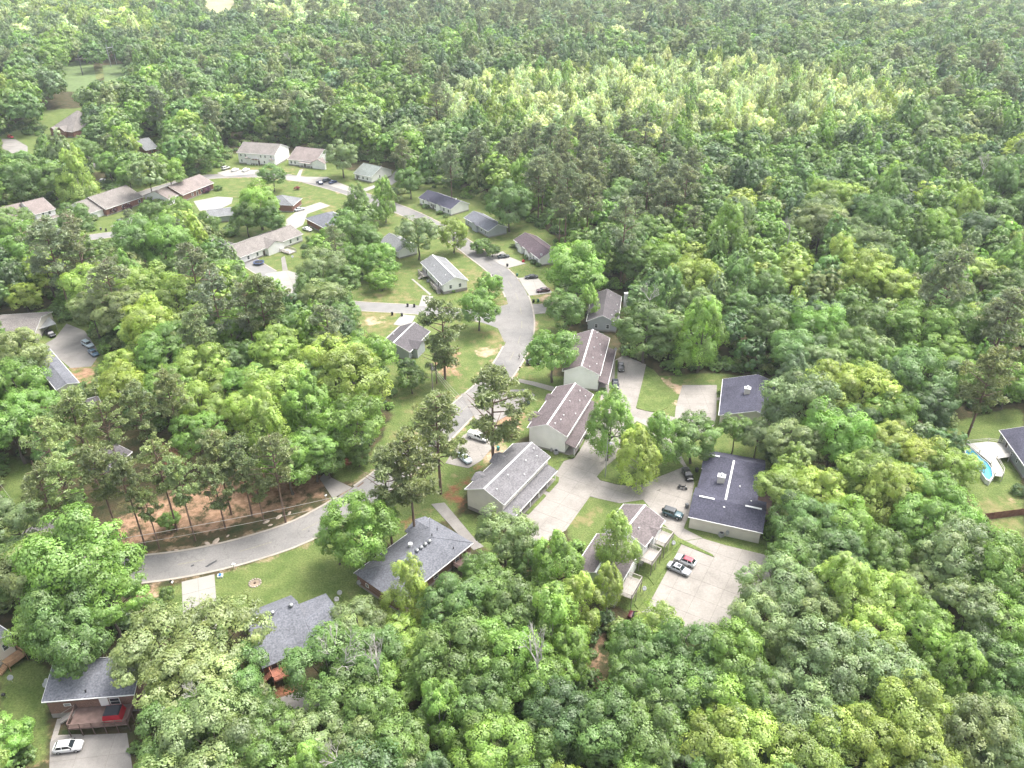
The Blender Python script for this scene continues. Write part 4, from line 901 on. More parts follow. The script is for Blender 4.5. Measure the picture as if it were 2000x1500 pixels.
car('hatch', NVY, "small blue car tucked under the shrub by the road", 937, 487, 6, 6, "cars along the bend", detail=False)
pk = car('pickup', WHT, "white pickup truck with a canopy behind the tall pine", 934, 853, 10, 3.2, mark="the white pickup")
link("canopy", MB().prism([(-2.75, -.86, 1.1), (-.85, -.86, 1.1), (-.85, .86, 1.1), (-2.75, .86, 1.1)], [(-2.6, -.72, 1.78), (-.9, -.72, 1.78), (-.9, .72, 1.78), (-2.6, .72, 1.78)]).mesh("canopy", TRIM), pk)
car('sedan', (.5, .58, .6), "pale car on the drive below the white pickup", 907, 893, 8, 7)
car('suv', (.04, .045, .05), "dark vehicle half under the tree by the road", 1043, 706, 10, -1, detail=True)
car('suv', (.5, .5, .47), "beige car at the end of the white row house drive", 441, 328, 10, -3, "cars by the row house", detail=False)
for u, k in ((459, "left"), (480, "right")):
    p = P(u, 332, .6); q = P(u + 10, 328, .6); o = thing("covered_car", f"car under a white cover, {k} one of the pair by the row house", "car", (p.x, p.y, .09), atan2(q.y - p.y, q.x - p.x), "cars by the row house")
    st = [(x, [(0, .05), (wd, .05), (wd, z * .6), (wd * .7, z), (0, z * 1.03)]) for x, wd, z in ((-2.3, .7, .8), (-2.0, .92, 1.0), (-1.0, .96, 1.4), (.4, .96, 1.45), (1.2, .95, 1.0), (2.0, .9, .9), (2.3, .7, .7))]
    loft(st).build("cover", mk('car_cover_cloth', (.55,.55,.53)), o, True)
car('sedan', NVY, "dark blue car nearest the road under the far oak", 624, 356, -8, -4, "blue cars under the oak", detail=False)
car('suv', (.02, .03, .05), "dark blue suv behind the other two blue cars", 638, 352, 8, -3, "blue cars under the oak", detail=False)
car('sedan', (.03, .045, .12), "bright blue car parked closest to the oak trunk", 650, 355, 8, -3, "blue cars under the oak", detail=False)
car('sedan', (.5, .53, .53), "silver white car on the pale drive by the umbrella house", 585, 408, 10, -2.5, "white cars by the brick house", detail=False)
car('sedan', WHT, "white car below the red brick hip roofed house", 600, 447, 9, 3, "white cars by the brick house", detail=False)
car('sedan', (.035, .05, .075), "dark blue car in front of the long tan bungalow", 235, 432, 8, 5, detail=False)
car('hatch', (.5, .02, .035), "bright red car at the left edge of the far street", 20, 267, 9, 2, detail=False)
car('sedan', BLK, "black car nosing out from under the metal carport", 98, 651, 8, 6)
car('suv', (.42, .5, .56), "pale blue car half under the pine by the gravel drive", 171, 672, 9, 5, "cars under the pine", detail=False)
car('sedan', (.07, .13, .2), "blue car under the pine beside the pale one", 182, 688, 7, 6, "cars under the pine", detail=False)
car('hatch', WHT, "white van glimpsed among the dense trees", 200, 352, 8, -6, detail=False)
# motorcycle
p = P(1333, 952, .5); q = P(1343, 954.5, .5)
mo = thing("motorcycle", "black touring motorcycle standing on the court by the black sedan", "motorcycle", (p.x, p.y, .05), atan2(q.y - p.y, q.x - p.x))
for x in (-.78, .8):
    w_ = MB().wheel((x, 0, .33), .33, .15).build("wheel", TYRE, mo); MB().wheel((x, 0, .33), .2, .165, 10).build("rim", RIM, w_)
MB().tube([(.8, .09, .33), (.55, .1, .95)], .035).tube([(.8, -.09, .33), (.55, -.1, .95)], .035).build("fork", RIM, mo)
MB().tube([(.5, -.42, 1.05), (.58, -.15, 1.0), (.58, .15, 1.0), (.5, .42, 1.05)], .025).build("handlebar", BLACKP, mo)
loft([(-.1, [(0, .6), (.12, .62), (.16, .75), (0, .88)]), (.2, [(0, .6), (.17, .65), (.19, .82), (0, .95)]), (.5, [(0, .65), (.08, .7), (.1, .85), (0, .92)])]).build("fuel_tank", mk("black_paint", (.015, .015, .018), rough=.25), mo, True)
loft([(-.85, [(0, .62), (.14, .64), (.15, .82), (0, .88)]), (-.4, [(0, .6), (.17, .62), (.18, .74), (0, .76)]), (-.08, [(0, .6), (.12, .62), (.12, .74), (0, .76)])]).build("seat", BLACKP, mo, True)
MB().box(-.15, .35, -.22, .22, .25, .58).build("engine", RIM, mo)
for s in (-1, 1): MB().box(-.95, -.45, s * .3 - .1, s * .3 + .1, .45, .8).build("saddlebag", BLACKP, mo); MB().tube([(.2, s * .22, .3), (-.9, s * .24, .28)], .05).build("exhaust", RIM, mo)
MB().prism([(.62, -.28, 1.0), (.66, .0, 1.0), (.62, .28, 1.0)], [(.45, -.22, 1.38), (.48, 0, 1.42), (.45, .22, 1.38)]).build("windscreen", CGLASS, mo)
MB().lathe([(.05, -.08), (.12, 0), (.1, .08)], (.72, 0, .9), 10).build("headlight", LAMP, mo)

# ------------------------------------------------------------------ small yard things
def at(u, v, z=0): p = P(u, v, z); return (p.x, p.y, 0)
CONEG = {"black": (.02, .02, .022), "green": (.03, .14, .09), "blue": (.02, .06, .2), "teal": (.04, .2, .18), "grey": (.16, .17, .18)}
def bin_(col, label, u, v, rz=.4, group=None):
    r = thing("wheeled_bin", label, "bin", at(u, v, .5), rz, group); mt = mk(f"{col}_bin_plastic", CONEG[col], rough=.5)
    link("body", cached(("bb", col), lambda: MB().prism([(-.24, -.26, .04), (.24, -.26, .04), (.24, .26, .04), (-.24, .26, .04)], [(-.31, -.33, .98), (.31, -.33, .98), (.31, .33, .98), (-.31, .33, .98)]).mesh("body", mt)), r)
    link("lid", cached(("bl", col), lambda: MB().prism([(-.33, -.36, .985), (.33, -.36, .985), (.33, .36, .985), (-.33, .36, .985)], [(-.25, -.3, 1.08), (.25, -.3, 1.08), (.25, .3, 1.08), (-.25, .3, 1.08)]).mesh("lid", mt)), r)
    for s in (-1, 1): link("wheel", cached(("bw",), lambda: MB().wheel((0, 0, 0), .12, .06, 10).mesh("wheel", TYRE)), r, (-.26, s * .28, .12))
    link("handle", cached(("bh",), lambda: MB().tube([(-.36, -.25, .95), (-.4, -.25, 1.0), (-.4, .25, 1.0), (-.36, .25, .95)], .02).mesh("handle", BLACKP)), r)
for c_, lb, u, v, g in (("black", "black bin at the kerb below the two gabled bungalow's drive", 991, 518, "bins"), ("green", "green bin at the mouth of the middle bend driveway", 1010, 537, "bins"), ("black", "black bin lying by the kerb beside the dirt patch", 1042, 588, "bins"), ("green", "green bin next to the kerb dirt patch", 1051, 587, "bins"),
    ("black", "black bin on the dry lawn side of the side road, nearer the lane's end", 796, 596, "bins on the side road"), ("black", "black bin on the dry lawn side of the side road, nearer the drive", 809, 597, "bins on the side road"), ("black", "black bin across the side road from the dry lawn, by the bare earth", 766, 613, "bins on the side road"), ("black", "black bin across the side road at the drive mouth", 785, 615, "bins on the side road"),
    ("blue", "blue bin at the end of the drive by the plum roofed townhouse", 1032, 787, "bins"), ("blue", "blue bin beside the tall pine trunk", 963, 877, "bins by the pine"), ("teal", "teal bin beside the blue one near the pine trunk", 973, 876, "bins by the pine"), ("black", "black bin against the navy duplex wall", 1361, 918, "bins"), ("grey", "grey bin at the navy duplex's near corner", 1342, 988, "bins"),
    ("black", "black bin on the verge near the tan bungalow, outer one", 207, 449, "bins by the tan bungalow"), ("grey", "grey bin on the verge near the tan bungalow, inner one", 197, 447, "bins by the tan bungalow")):
    bin_(c_, lb, u, v, group=g)
def dish(label, u, v, z, az, group="satellite dishes", pole=True, r=.45):
    p = P(u, v, z); o = thing("satellite_dish", label, "satellite dish", (p.x, p.y, p.z - 1.2 if pole else p.z), az, group); zc = 1.2 if pole else .5
    m = MB(); n = 16; ring = []
    for k, (rr, dx) in enumerate(((.02, 0), (r * .5, .03), (r, .13), (r * 1.02, .1), (.02, -.04))):
        ring.append(m.add([(dx - .5 * rr * sin(2 * pi * j / n), rr * cos(2 * pi * j / n), zc + .86 * rr * sin(2 * pi * j / n) + dx * .5) for j in range(n)]))
    for a, b_ in zip(ring, ring[1:]):
        for j in range(n): m.f.append([a + j, a + (j + 1) % n, b_ + (j + 1) % n, b_ + j])
    link("reflector", m.mesh("reflector", GREYP, True), o); MB().tube([(.05, 0, zc - r * .7), (.5, 0, zc + .1)], .02).build("arm", METAL, o); MB().tube([(0, 0, 0), (0, 0, zc)], .035).build("mast", METAL, o)
    MB().box(.47, .57, -.05, .05, zc + .07, zc + .17).build("receiver", METAL, o)
for lb, u, v, z, a in (("dish on a post beside the upper plum roofed townhouse", 1202, 682, 3.2, -1), ("dish on the lawn strip by the upper balcony", 1315, 1060, 1.4, -1), ("dish on the lawn strip by the lower balcony", 1258, 1149, 1.4, -1), ("dish behind the lawn house, on the grass", 663, 1157, 1.4, -1.2), ("dish at the corner of the lawn house roof", 657, 1170, 2.6, -1.2), ("dish on the lawn beside the slate hip roofed brick wall", 701, 1137, 1.4, -1),
    ("dish on the grass behind the navy duplex beside the air conditioner", 1420, 1040, 1.4, -1), ("dish on a post at the deck house corner, upper of two", 92, 1330, 3.6, -1.6), ("dish on a post at the deck house corner, lower of two", 89, 1337, 3.0, -1.6), ("dish near the tan wooden steps", 20, 1323, 1.6, -1.2), ("dish on the two gabled bungalow's gable end", 1057, 497, 4.6, -1.2), ("dish on the grass at the ramp house corner", 571, 501, 1.2, -1), ("small dish on the pool yard lawn", 1897, 833, 1.4, -1.4)):
    dish("grey satellite " + lb, u, v, z, a, r=.48 if "small" not in lb else .4)
def ac_unit(label, u, v, group="air conditioners"):
    o = thing("air_conditioner", label, "air conditioner", at(u, v, .5), .4, group)
    link("case", cached("acc", lambda: MB().box(-.42, .42, -.42, .42, .08, .9).mesh("case", GREYP)), o); link("fan_grille", cached("acf", lambda: MB().lathe([(.36, .905), (.36, .93), (.3, .95), (.05, .96)], n=14).mesh("fan_grille", DARK)), o); link("pad", cached("acp", lambda: MB().box(-.55, .55, -.55, .55, 0, .078).mesh("pad", conc)), o)
for lb, u, v in (("air conditioner on the grass behind the navy duplex", 1409, 1043), ("air conditioner at the middle townhouse gable, nearer the pavement", 1086, 882), ("air conditioner at the middle townhouse gable, nearer the street", 1078, 876), ("air conditioner on the grass by the corner lawn house", 836, 548)):
    ac_unit("grey " + lb, u, v)
def mailbox(label, u, v, col, rz, posts=WOOD, n=1):
    o = thing("mailbox", label, "mailbox", at(u, v, .4), rz, "mailboxes"); MB().box(-.05, .05, -.05, .05, 0, 1.05).build("post", posts, o)
    mt = mk(f"mailbox_{n}_{col[0]:.2f}", col, rough=.4)
    for i in range(n):
        y = (i - (n - 1) / 2) * .34
        MB().prism([(-.25, y - .12, 1.06), (.3, y - .12, 1.06), (.3, y + .12, 1.06), (-.25, y + .12, 1.06)], [(-.25, y - .1, 1.3), (.3, y - .1, 1.3), (.3, y + .1, 1.3), (-.25, y + .1, 1.3)]).build("box", mt, o)
mailbox("pair of white mailboxes on a post at the front kerb", 457, 1108, (.65, .65, .65), 1.4, n=2)
mailbox("black mailbox on a timber post by the bare drive", 334, 1141, (.03, .03, .03), 1.4, WOODT); mailbox("white mailbox on a timber post by the bare drive", 338, 1143, (.65, .65, .65), 1.4, WOODT)
mailbox("dark mailbox on the inner kerb of the bend", 962, 541, (.04, .04, .04), 0.2); mailbox("dark mailbox at the townhouse drive mouth near the walker", 1015, 722, (.04, .04, .04), .5)
mailbox("white mailbox below the utility pole at the roadside", 637, 973, (.65, .65, .65), 1.0)
o = thing("utility_box", "white utility box with a blue lid at the front lawn corner", "utility box", at(430, 1124, .3), .2); MB().box(-.5, .5, -.4, .4, 0, .45).build("box", TRIM, o); MB().lathe([(.32, .455), (.36, .5), (.3, .6), (.05, .66)], n=14).build("lid", mk("blue_plastic", (.03, .16, .42), rough=.4), o)
# ring of stones round a stump on the front lawn
o = thing("stump_ring", "ring of pale stones round a small stump on the front lawn", "stone ring", at(498, 1139), 0)
for k in range(14):
    a = 2 * pi * k / 14; st_ = MB(); rr = random.Random(k); st_.lathe([(.12, 0), (.2 + rr.random() * .06, .08), (.14, .2), (.03, .24)], (1.1 * cos(a), 1.1 * sin(a), 0), 7); st_.build("stone", mk("pale_stone", (.32, .27, .23), var=.3), o)
MB().lathe([(.3, 0), (.22, .15), (.2, .3), (.02, .32)], n=10).build("stump", mk("stump_wood", (.12, .09, .07)), o); MB().lathe([(.95, .0), (.9, .05), (.05, .06)], n=16).build("soil", mk("bed_soil", (.24, .19, .14), var=.3), o)
# trampoline, umbrella, canopy tent
o = thing("trampoline", "round blue edged trampoline in front of the ramp house", "trampoline", at(506, 516), 0)
MB().lathe([(1.55, .8), (1.55, .84), (.02, .845)], n=24).build("jumping_mat", DARK, o)
m = MB(); [m.lathe([(1.58, .83), (2.0, .83), (2.0, .9), (1.58, .9), (1.58, .83)], n=24)]; m.build("pad", mk("blue_pad", (.03, .06, .16), rough=.5), o)
for k in range(6):
    a = pi / 3 * k; MB().tube([(1.95 * cos(a), 1.95 * sin(a), 0), (1.95 * cos(a), 1.95 * sin(a), .85)], .04).build("leg", METAL, o); MB().tube([(2.0 * cos(a), 2.0 * sin(a), .9), (2.0 * cos(a), 2.0 * sin(a), 2.5)], .03).build("net_pole", METAL, o)
o = thing("patio_umbrella", "teal patio umbrella beside the grey hip roofed brick house", "umbrella", at(571, 403), 0); MB().tube([(0, 0, 0), (0, 0, 2.6)], .03).build("pole", METAL, o); MB().lathe([(1.5, 2.1), (1.1, 2.32), (.5, 2.58), (.03, 2.72)], n=8).build("canopy", mk("teal_canvas", (.06, .25, .24)), o)
p = Vector(h13.T(L13 * .78, -1.7, 2.0)); c_, s_ = cos(h13.rz), sin(h13.rz); pw = h13.root.location + Vector((p.x * c_ - p.y * s_, p.x * s_ + p.y * c_, 2.0))
o = thing("canopy_tent", "red canopy tent with a black mesh top on the wooden deck", "tent", pw, h13.rz); RED = mk("red_fabric", (.42, .02, .035), rough=.6, var=.15)
for y in (-1.2, 1.2): MB().prism([(-1.45, y, .02), (1.45, y, .02), (1.45, y + .05, .02), (-1.45, y + .05, .02)], [(-1.2, y * .82, 1.35), (1.2, y * .82, 1.35), (1.2, y * .82 + .05, 1.35), (-1.2, y * .82 + .05, 1.35)]).build("side_wall", RED, o)
for x in (-1.45, 1.4): MB().prism([(x, -1.2, .02), (x + .05, -1.2, .02), (x + .05, 1.2, .02), (x, 1.2, .02)], [(x * .83, -.98, 1.35), (x * .83 + .05, -.98, 1.35), (x * .83 + .05, .98, 1.35), (x * .83, .98, 1.35)]).build("end_wall", RED, o)
MB().prism([(-1.22, -1.0, 1.36), (1.22, -1.0, 1.36), (1.22, 1.0, 1.36), (-1.22, 1.0, 1.36)], [(-1.0, -.8, 1.52), (1.0, -.8, 1.52), (1.0, .8, 1.52), (-1.0, .8, 1.52)]).build("top", mk("black_mesh", (.02, .022, .03), rough=.7), o)
for x in (-1.2, 1.2):
    for y in (-.98, .98): MB().tube([(x * 1.2, y * 1.22, .02), (x, y, 1.37)], .04).build("frame_pole", RED, o)
def grill(label, u, v, z=0.0):
    p = P(u, v, z + .9); o = thing("kettle_grill", label, "grill", (p.x, p.y, z)); MB().lathe([(.05, .55), (.25, .62), (.33, .8), (.33, .86), (.25, 1.02), (.04, 1.08)], n=14).build("bowl", DARK, o, True)
    for k in range(3): a = 2 * pi * k / 3; MB().tube([(.3 * cos(a), .3 * sin(a), 0), (.18 * cos(a), .18 * sin(a), .62)], .02).build("leg", METAL, o)
grill("black kettle grill beside the tan wooden steps", 6, 1356); grill("dark grill on the corner house stoop", 822, 530, 1.0)
o = thing("garden_table", "round pale table on the shaded deck of the navy duplex", "table", (*P(1479, 993, 1.35)[:2], .6)); MB().lathe([(.6, .7), (.6, .75), (.02, .76)], n=16).build("tabletop", GREYP, o); MB().tube([(0, 0, 0), (0, 0, .7)], .05).build("leg", DARK, o)
o = thing("play_slide", "small red plastic slide in the two gabled bungalow's bed", "toy slide", at(1023, 509, .5), 1.0); MB().prism([(-.5, -.25, .05), (.7, -.25, .05), (.7, .25, .05), (-.5, .25, .05)], [(-.5, -.25, .95), (-.2, -.25, .95), (-.2, .25, .95), (-.5, .25, .95)]).build("chute", RED, o); MB().box(-.9, -.51, -.22, .22, 0, .9).build("ladder", RED, o)
# carport
p0, p1, p2 = P(60, 627, 2.6), P(76, 643, 2.6), P(89, 617, 2.6); ax = (p1 - p0).normalized(); pe = Vector((-ax.y, ax.x, 0)); wd = (p2 - p0).dot(pe); Lc = (p1 - p0).length
c0 = p0 + ax * Lc / 2 + pe * wd / 2; o = thing("carport", "open metal carport with pale roof over the gravel drive", "carport", (c0.x, c0.y, 0), atan2(ax.y, ax.x), mark="the carport"); Lc, wd = max(Lc, 4.5), max(abs(wd), 5.5)
for k in range(6):
    x0 = -Lc / 2 + Lc * k / 6; MB().slab([(x0 + .02, -wd / 2, 2.55), (x0 + Lc / 6 - .02, -wd / 2, 2.55), (x0 + Lc / 6 - .02, wd / 2, 2.75), (x0 + .02, wd / 2, 2.75)], .05).build("roof_panel", METAL, o)
for x in (-Lc / 2 + .15, Lc / 2 - .15):
    for y in (-wd / 2 + .15, wd / 2 - .15): MB().tube([(x, y, 0), (x, y, 2.52)], .05).build("post", METAL, o)
    MB().box(x - .05, x + .05, -wd / 2, wd / 2, 2.42, 2.49).build("beam", METAL, o)
# propane style tank tower by the charcoal house
o = thing("chimney_stack", "white boxed chimney stack on the charcoal roofed house's end", "chimney", at(1221, 606, 0), .3); MB().box(-.55, .55, -.55, .55, 0, 6.0).build("stack", WHITE, o); MB().box(-.65, .65, -.65, .65, 6.003, 6.15).build("cap", TRIM, o)
# pool and its deck
pp = [P(u, v, 1.25) for u, v in [(1895,872),(1908,884),(1917,893),(1929,902),(1938,915),(1941,930),(1934,940),(1926,936),(1916,922),(1900,905),(1886,890),(1884,878)]]
cx = sum((q for q in pp), Vector()) / len(pp)
o = thing("swimming_pool", "curved above ground pool of blue water beside the pale deck", "pool", (cx.x, cx.y, 0), mark="the swimming pool"); loc = [(q.x - cx.x, q.y - cx.y) for q in pp]
m = MB(); n = len(loc)
for i in range(n):
    a, b_ = loc[i], loc[(i + 1) % n]; ia, ib = (a[0] * .93, a[1] * .93), (b_[0] * .93, b_[1] * .93)
    m.prism([(*a, 0), (*b_, 0), (*ib, 0), (*ia, 0)], [(*a, 1.25), (*b_, 1.25), (*ib, 1.25), (*ia, 1.25)])
m.build("rim", TRIM, o); MB().poly([(x * .94, y * .94, 1.05) for x, y in loc]).build("water", mk("pool_water", (.02, .27, .45), rough=.05, var=.2, spec=.6), o)
def deck_at(name, label, px, z, mat, mk_=None, along=None):
    ps = [P(u, v, z) for u, v in px]; c = sum(ps, Vector()) / len(ps); c.z = 0; r = thing(name, label, "deck", c, mark=mk_); poly = [(q.x - c.x, q.y - c.y) for q in ps]
    if area(poly) < 0: poly = poly[::-1]
    m = MB(); ys = [y for _, y in poly]; y = min(ys)
    while y < max(ys):
        cl = clip(poly, [(-99, y), (99, y), (99, y + .16), (-99, y + .16)])
        if cl: m.prism([(a, b_, z - .06) for a, b_ in cl], [(a, b_, z) for a, b_ in cl])
        y += .18
    stuff(m.build("deck_boards", mat, r))
    for i, q in enumerate(poly):
        MB().box(q[0] - .07, q[0] + .07, q[1] - .07, q[1] + .07, 0, z + .95).build("post", mat, r); a, b_ = q, poly[(i + 1) % len(poly)]; m = MB()
        for zz in (z + .9, z + .5): m.tube([(*a, zz), (*b_, zz)], .05, 4)
        m.build("rail", mat, r)
    return r
PDECK = mk("weathered_white_deck", (.52, .50, .46), var=.15, scale=1)
deck_at("pool_deck", "weathered pale timber deck between the pool and the slate roofed house", [(1888,866),(1930,862),(1957,866),(1972,876),(1972,892),(1946,896),(1960,920),(1958,931),(1942,929),(1936,905),(1912,885)], 1.4, PDECK)
# timber privacy fence
def fence(label, pts):
    ps = [P(u, v, 0) for u, v in pts]; o = thing("privacy_fence", label, "fence", ps[0]); F_ = mk("red_brown_fence_wood", (.17, .085, .06), var=.3, scale=1.2)
    for a, b_ in zip(ps, ps[1:]):
        n = max(1, round((b_ - a).length / 2.4)); d = (b_ - a) / n; nr = Vector((-d.y, d.x, 0)).normalized()
        for k in range(n):
            q = a + d * k - ps[0]; MB().box(q.x - .06, q.x + .06, q.y - .06, q.y + .06, 0, 1.95).build("post", F_, o); m = MB(); nb = 14
            for j in range(nb):
                s0, s1 = q + d * (j + .06) / nb, q + d * (j + .94) / nb; m.prism([s0 + nr * .02, s1 + nr * .02, s1 + nr * .05, s0 + nr * .05], [x_ + Vector((0, 0, 1.8 + .05 * ((j * 7) % 3) / 2)) for x_ in (s0 + nr * .02, s1 + nr * .02, s1 + nr * .05, s0 + nr * .05)])
            m.build("panel", F_, o)
fence("red brown timber privacy fence at the far yard below the pool", [(1938,1055),(1920,1016),(1990,1007),(2050,1000)])
# rock edging by the pine lot and bank rocks
rr = random.Random(8); ROCK = mk("pale_rock", (.40, .33, .27), var=.25, scale=1.5)
for i, (u, v, s_) in enumerate(((422, 1058, 1.2), (405, 1062, .8), (520, 1020, .9), (545, 1010, 1.0), (528, 1026, .6), (565, 1003, .7), (345, 1075, .6), (445, 1047, .5))):
    o = link("rock", MB().lathe([(.5 * s_, 0), (.62 * s_, .12 * s_), (.4 * s_, .28 * s_), (.05, .33 * s_)], n=7).mesh("rock", ROCK), None, at(u, v), rr.uniform(0, 6)); o.scale = (1.5, .8, 1)
    tag(o, ("nearest", "second", "third", "fourth", "fifth", "sixth", "seventh", "eighth")[(4, 5, 2, 1, 3, 0, 7, 6)[i] ] + " pale flat rock along the front road bank counted from the utility pole", "rock", "rocks on the road bank")
# ------------------------------------------------------------------ poles, lamps and wires
POLEM = mk("weathered_pole_wood", (.27, .24, .21), var=.2, scale=1); DPOLE = mk("dark_pole_wood", (.10, .10, .11), var=.2, scale=1); WIRE = mk("pale_wire", (.35, .33, .31), rough=.5)
def pole(label, base, h, mat, r=.14, arms=(), name="utility_pole", mark=None):
    o = thing(name, label, "pole", (base.x, base.y, 0), 0, mark=mark); MB().tube([(0, 0, 0), (0, 0, h)], [r * 1.2, r * .75], 8).build("shaft", mat, o)
    for z, L_, a in arms: MB().tube([(-L_ * cos(a), -L_ * sin(a), z), (L_ * cos(a), L_ * sin(a), z)], .06, 6).build("crossarm", mat, o)
    return o
pA = P(648, 971, 9.5); oA = pole("dark utility pole at the roadside carrying two wires over the pine lot", pA, 9.5, DPOLE, mark="the roadside utility pole")
MB().box(-.35, .35, -.05, .05, 9.1, 9.25).build("bracket", TRIM, oA); MB().lathe([(.12, 8.2), (.15, 8.4), (.05, 8.6)], (.3, 0, 0), 8).build("insulator", TRIM, oA)
pB = P(842, 709, 9.0); oB = pole("pale leaning utility pole beside the streaked charcoal roofed house", pB, 9.0, POLEM, arms=((8.6, .6, .4),)); MB().tube([(.3, .1, 6.9), (.3, .1, 7.7)], .2, 10).build("transformer", METAL, oB)
def wire(label, a, b_, sag=.5, r=.025, group=None):
    mid = [(a + (b_ - a) * t_ - Vector((0, 0, 4 * sag * t_ * (1 - t_)))) for t_ in [i / 10 for i in range(11)]]; c = Vector(a); o = link("overhead_wire", MB().tube([q - c for q in mid], r, 4).mesh("overhead_wire", WIRE), None, c); tag(o, label, "wire", group)
eA = P(60, 1082, 8.6); wire("upper overhead wire along the pine lot roadside", Vector((pA.x, pA.y, 9.3)), Vector((eA.x, eA.y, 9.0)), .8, .045, "wires along the front road"); wire("lower overhead wire along the pine lot roadside", Vector((pA.x, pA.y, 7.4)), Vector((eA.x, eA.y, 7.2)), .8, .035, "wires along the front road")
for k, (z, zz) in enumerate(((8.8, 7.4), (8.2, 6.8), (7.4, 6.2))):
    e = P(905, 780 + 8 * k, zz); wire(("top", "middle", "bottom")[k] + " wire running from the pale pole down towards the drive", Vector((pB.x, pB.y, z)), e, .4, .03, "wires from the pale pole")
wire("service wire from the pale pole to the charcoal roofed house", Vector((pB.x, pB.y, 8.6)), P(826, 690, 4.2), .2, .03, "wires from the pale pole")
for k in range(3): wire(("first", "second", "third")[k] + " thin wire over the bright lawn at the left edge", P(-30 - 8 * k, 905 + 10 * k, 9), P(66 - 10 * k, 1030 + 6 * k, 8), .6, .025, "wires over the left lawn")
b0 = P(1182, 932, 0); lo_ = [z / 10 for z in range(40, 160)]; hz = min(lo_, key=lambda z: abs(Q((b0.x, b0.y, z))[1] - 860))
o = pole("tall grey street lamp on the tree island in the court", b0, hz, METAL, .11, name="street_lamp", mark="the street lamp"); MB().tube([(0, 0, hz - 1.0), (.5, .1, hz - .8), (.7, .15, hz - .85)], .04).build("arm", METAL, o); MB().lathe([(.05, .1), (.3, 0), (.42, -.25), (.05, -.4)], (.75, .15, hz - .75), 12).build("lamp_head", GREYP, o)
p1, p2 = P(217, 130, 0), P(228, 126, 0)
hz = min(range(8, 40), key=lambda z: abs(Q((p1.x, p1.y, z))[1] - 88)); d = p2 - p1
o = thing("power_pylon", "pair of tall pale pylon poles joined by a crossarm in the far clearing", "pylon", p1, mark="the power pylon")
for q in (Vector(), d): MB().tube([q, q + Vector((0, 0, hz))], [.45, .3], 8).build("pole", METAL, o)
MB().tube([Vector((-3, 0, hz - 3)), d + Vector((3, 0, hz - 3))], .25, 6).build("crossarm", METAL, o)
p3 = P(162, 147, 0); h3_ = min(range(8, 40), key=lambda z: abs(Q((p3.x, p3.y, z))[1] - 106)); pole("dark single power pole in the far clearing", p3, h3_, DPOLE, .35, ((h3_ - 3, 3.0, .2), (h3_ - 5.5, 3.0, .2)))
for k in range(3): wire(("left", "middle", "right")[k] + " far power line strung past the dark single pole", p3 + Vector((-3 + 3 * k, 0, h3_ - 3)), p1 + Vector((-3 + 6 * k, 0, hz - 3)), 1.5, .08, "far power lines")
# ------------------------------------------------------------------ the walker on the road
def person(label, u, v):
    p = P(u, v, .0); r = thing("person", label, "person", (p.x, p.y, .014), .9, mark="the walker"); skin = mk("skin", (.30, .18, .13), rough=.6); sh = mk("white_shirt", (.62, .62, .6)); tr = mk("dark_trousers", (.03, .032, .04)); hair = mk("dark_hair", (.03, .022, .018))
    def skn(name, verts, edges, radii, mat, root):
        me = bpy.data.meshes.new(name); me.from_pydata(verts, edges, []); me.materials.append(mat); o = link(name, me, r); s = o.modifiers.new("skin", 'SKIN')
        for i, q in enumerate(radii): me.skin_vertices[0].data[i].radius = (q, q)
        me.skin_vertices[0].data[root].use_root = True; o.modifiers.new("sub", 'SUBSURF').levels = 1; return o
    V = [(0, 0, .95), (0, 0, 1.15), (0, 0, 1.4), (0, 0, 1.5), (.02, 0, 1.66), (0, .1, .9), (.22, .1, .52), (.12, .1, .1), (.3, .1, .04), (0, -.1, .9), (-.08, -.1, .5), (-.36, -.1, .16), (-.24, -.1, .04), (0, .19, 1.4), (-.12, .23, 1.13), (-.02, .24, .9), (.05, .24, .8), (0, -.19, 1.4), (.08, -.23, 1.13), (.24, -.22, .94), (.3, -.22, .86)]
    E = [(0, 1), (1, 2), (2, 3), (3, 4), (0, 5), (5, 6), (6, 7), (7, 8), (0, 9), (9, 10), (10, 11), (11, 12), (2, 13), (13, 14), (14, 15), (15, 16), (2, 17), (17, 18), (18, 19), (19, 20)]
    skn("body", V, E, [.13, .12, .14, .055, .1, .085, .06, .045, .04, .085, .06, .045, .04, .06, .045, .035, .04, .06, .045, .035, .04], skin, 0)
    skn("shirt", [V[0], V[1], V[2], V[13], V[14], V[17], V[18]], [(0, 1), (1, 2), (2, 3), (3, 4), (2, 5), (5, 6)], [.155, .145, .16, .08, .065, .08, .065], sh, 0)
    skn("trousers", [V[0], V[5], V[6], V[7], V[9], V[10], V[11]], [(0, 1), (1, 2), (2, 3), (0, 4), (4, 5), (5, 6)], [.15, .105, .08, .065, .105, .08, .065], tr, 0)
    MB().lathe([(.1, 0), (.115, .05), (.08, .12), (.01, .14)], (-.01, 0, 1.66), 10).build("hair", hair, r, True)
person("person in a white shirt and dark trousers walking on the road", 1014, 701)
# ------------------------------------------------------------------ trees
BARK = mk("bark", (.13, .11, .095), var=.3, scale=2); PBARK = mk("pine_bark", (.17, .115, .09), var=.3, scale=2); PALEB = mk("pale_bark", (.38, .36, .33), var=.2, scale=2)
LEAF = leaf_mat("leaves", 'object'); NEEDLE = leaf_mat("needles", 'object', .35); LEAFI = leaf_mat("far_leaves", 'instancer')

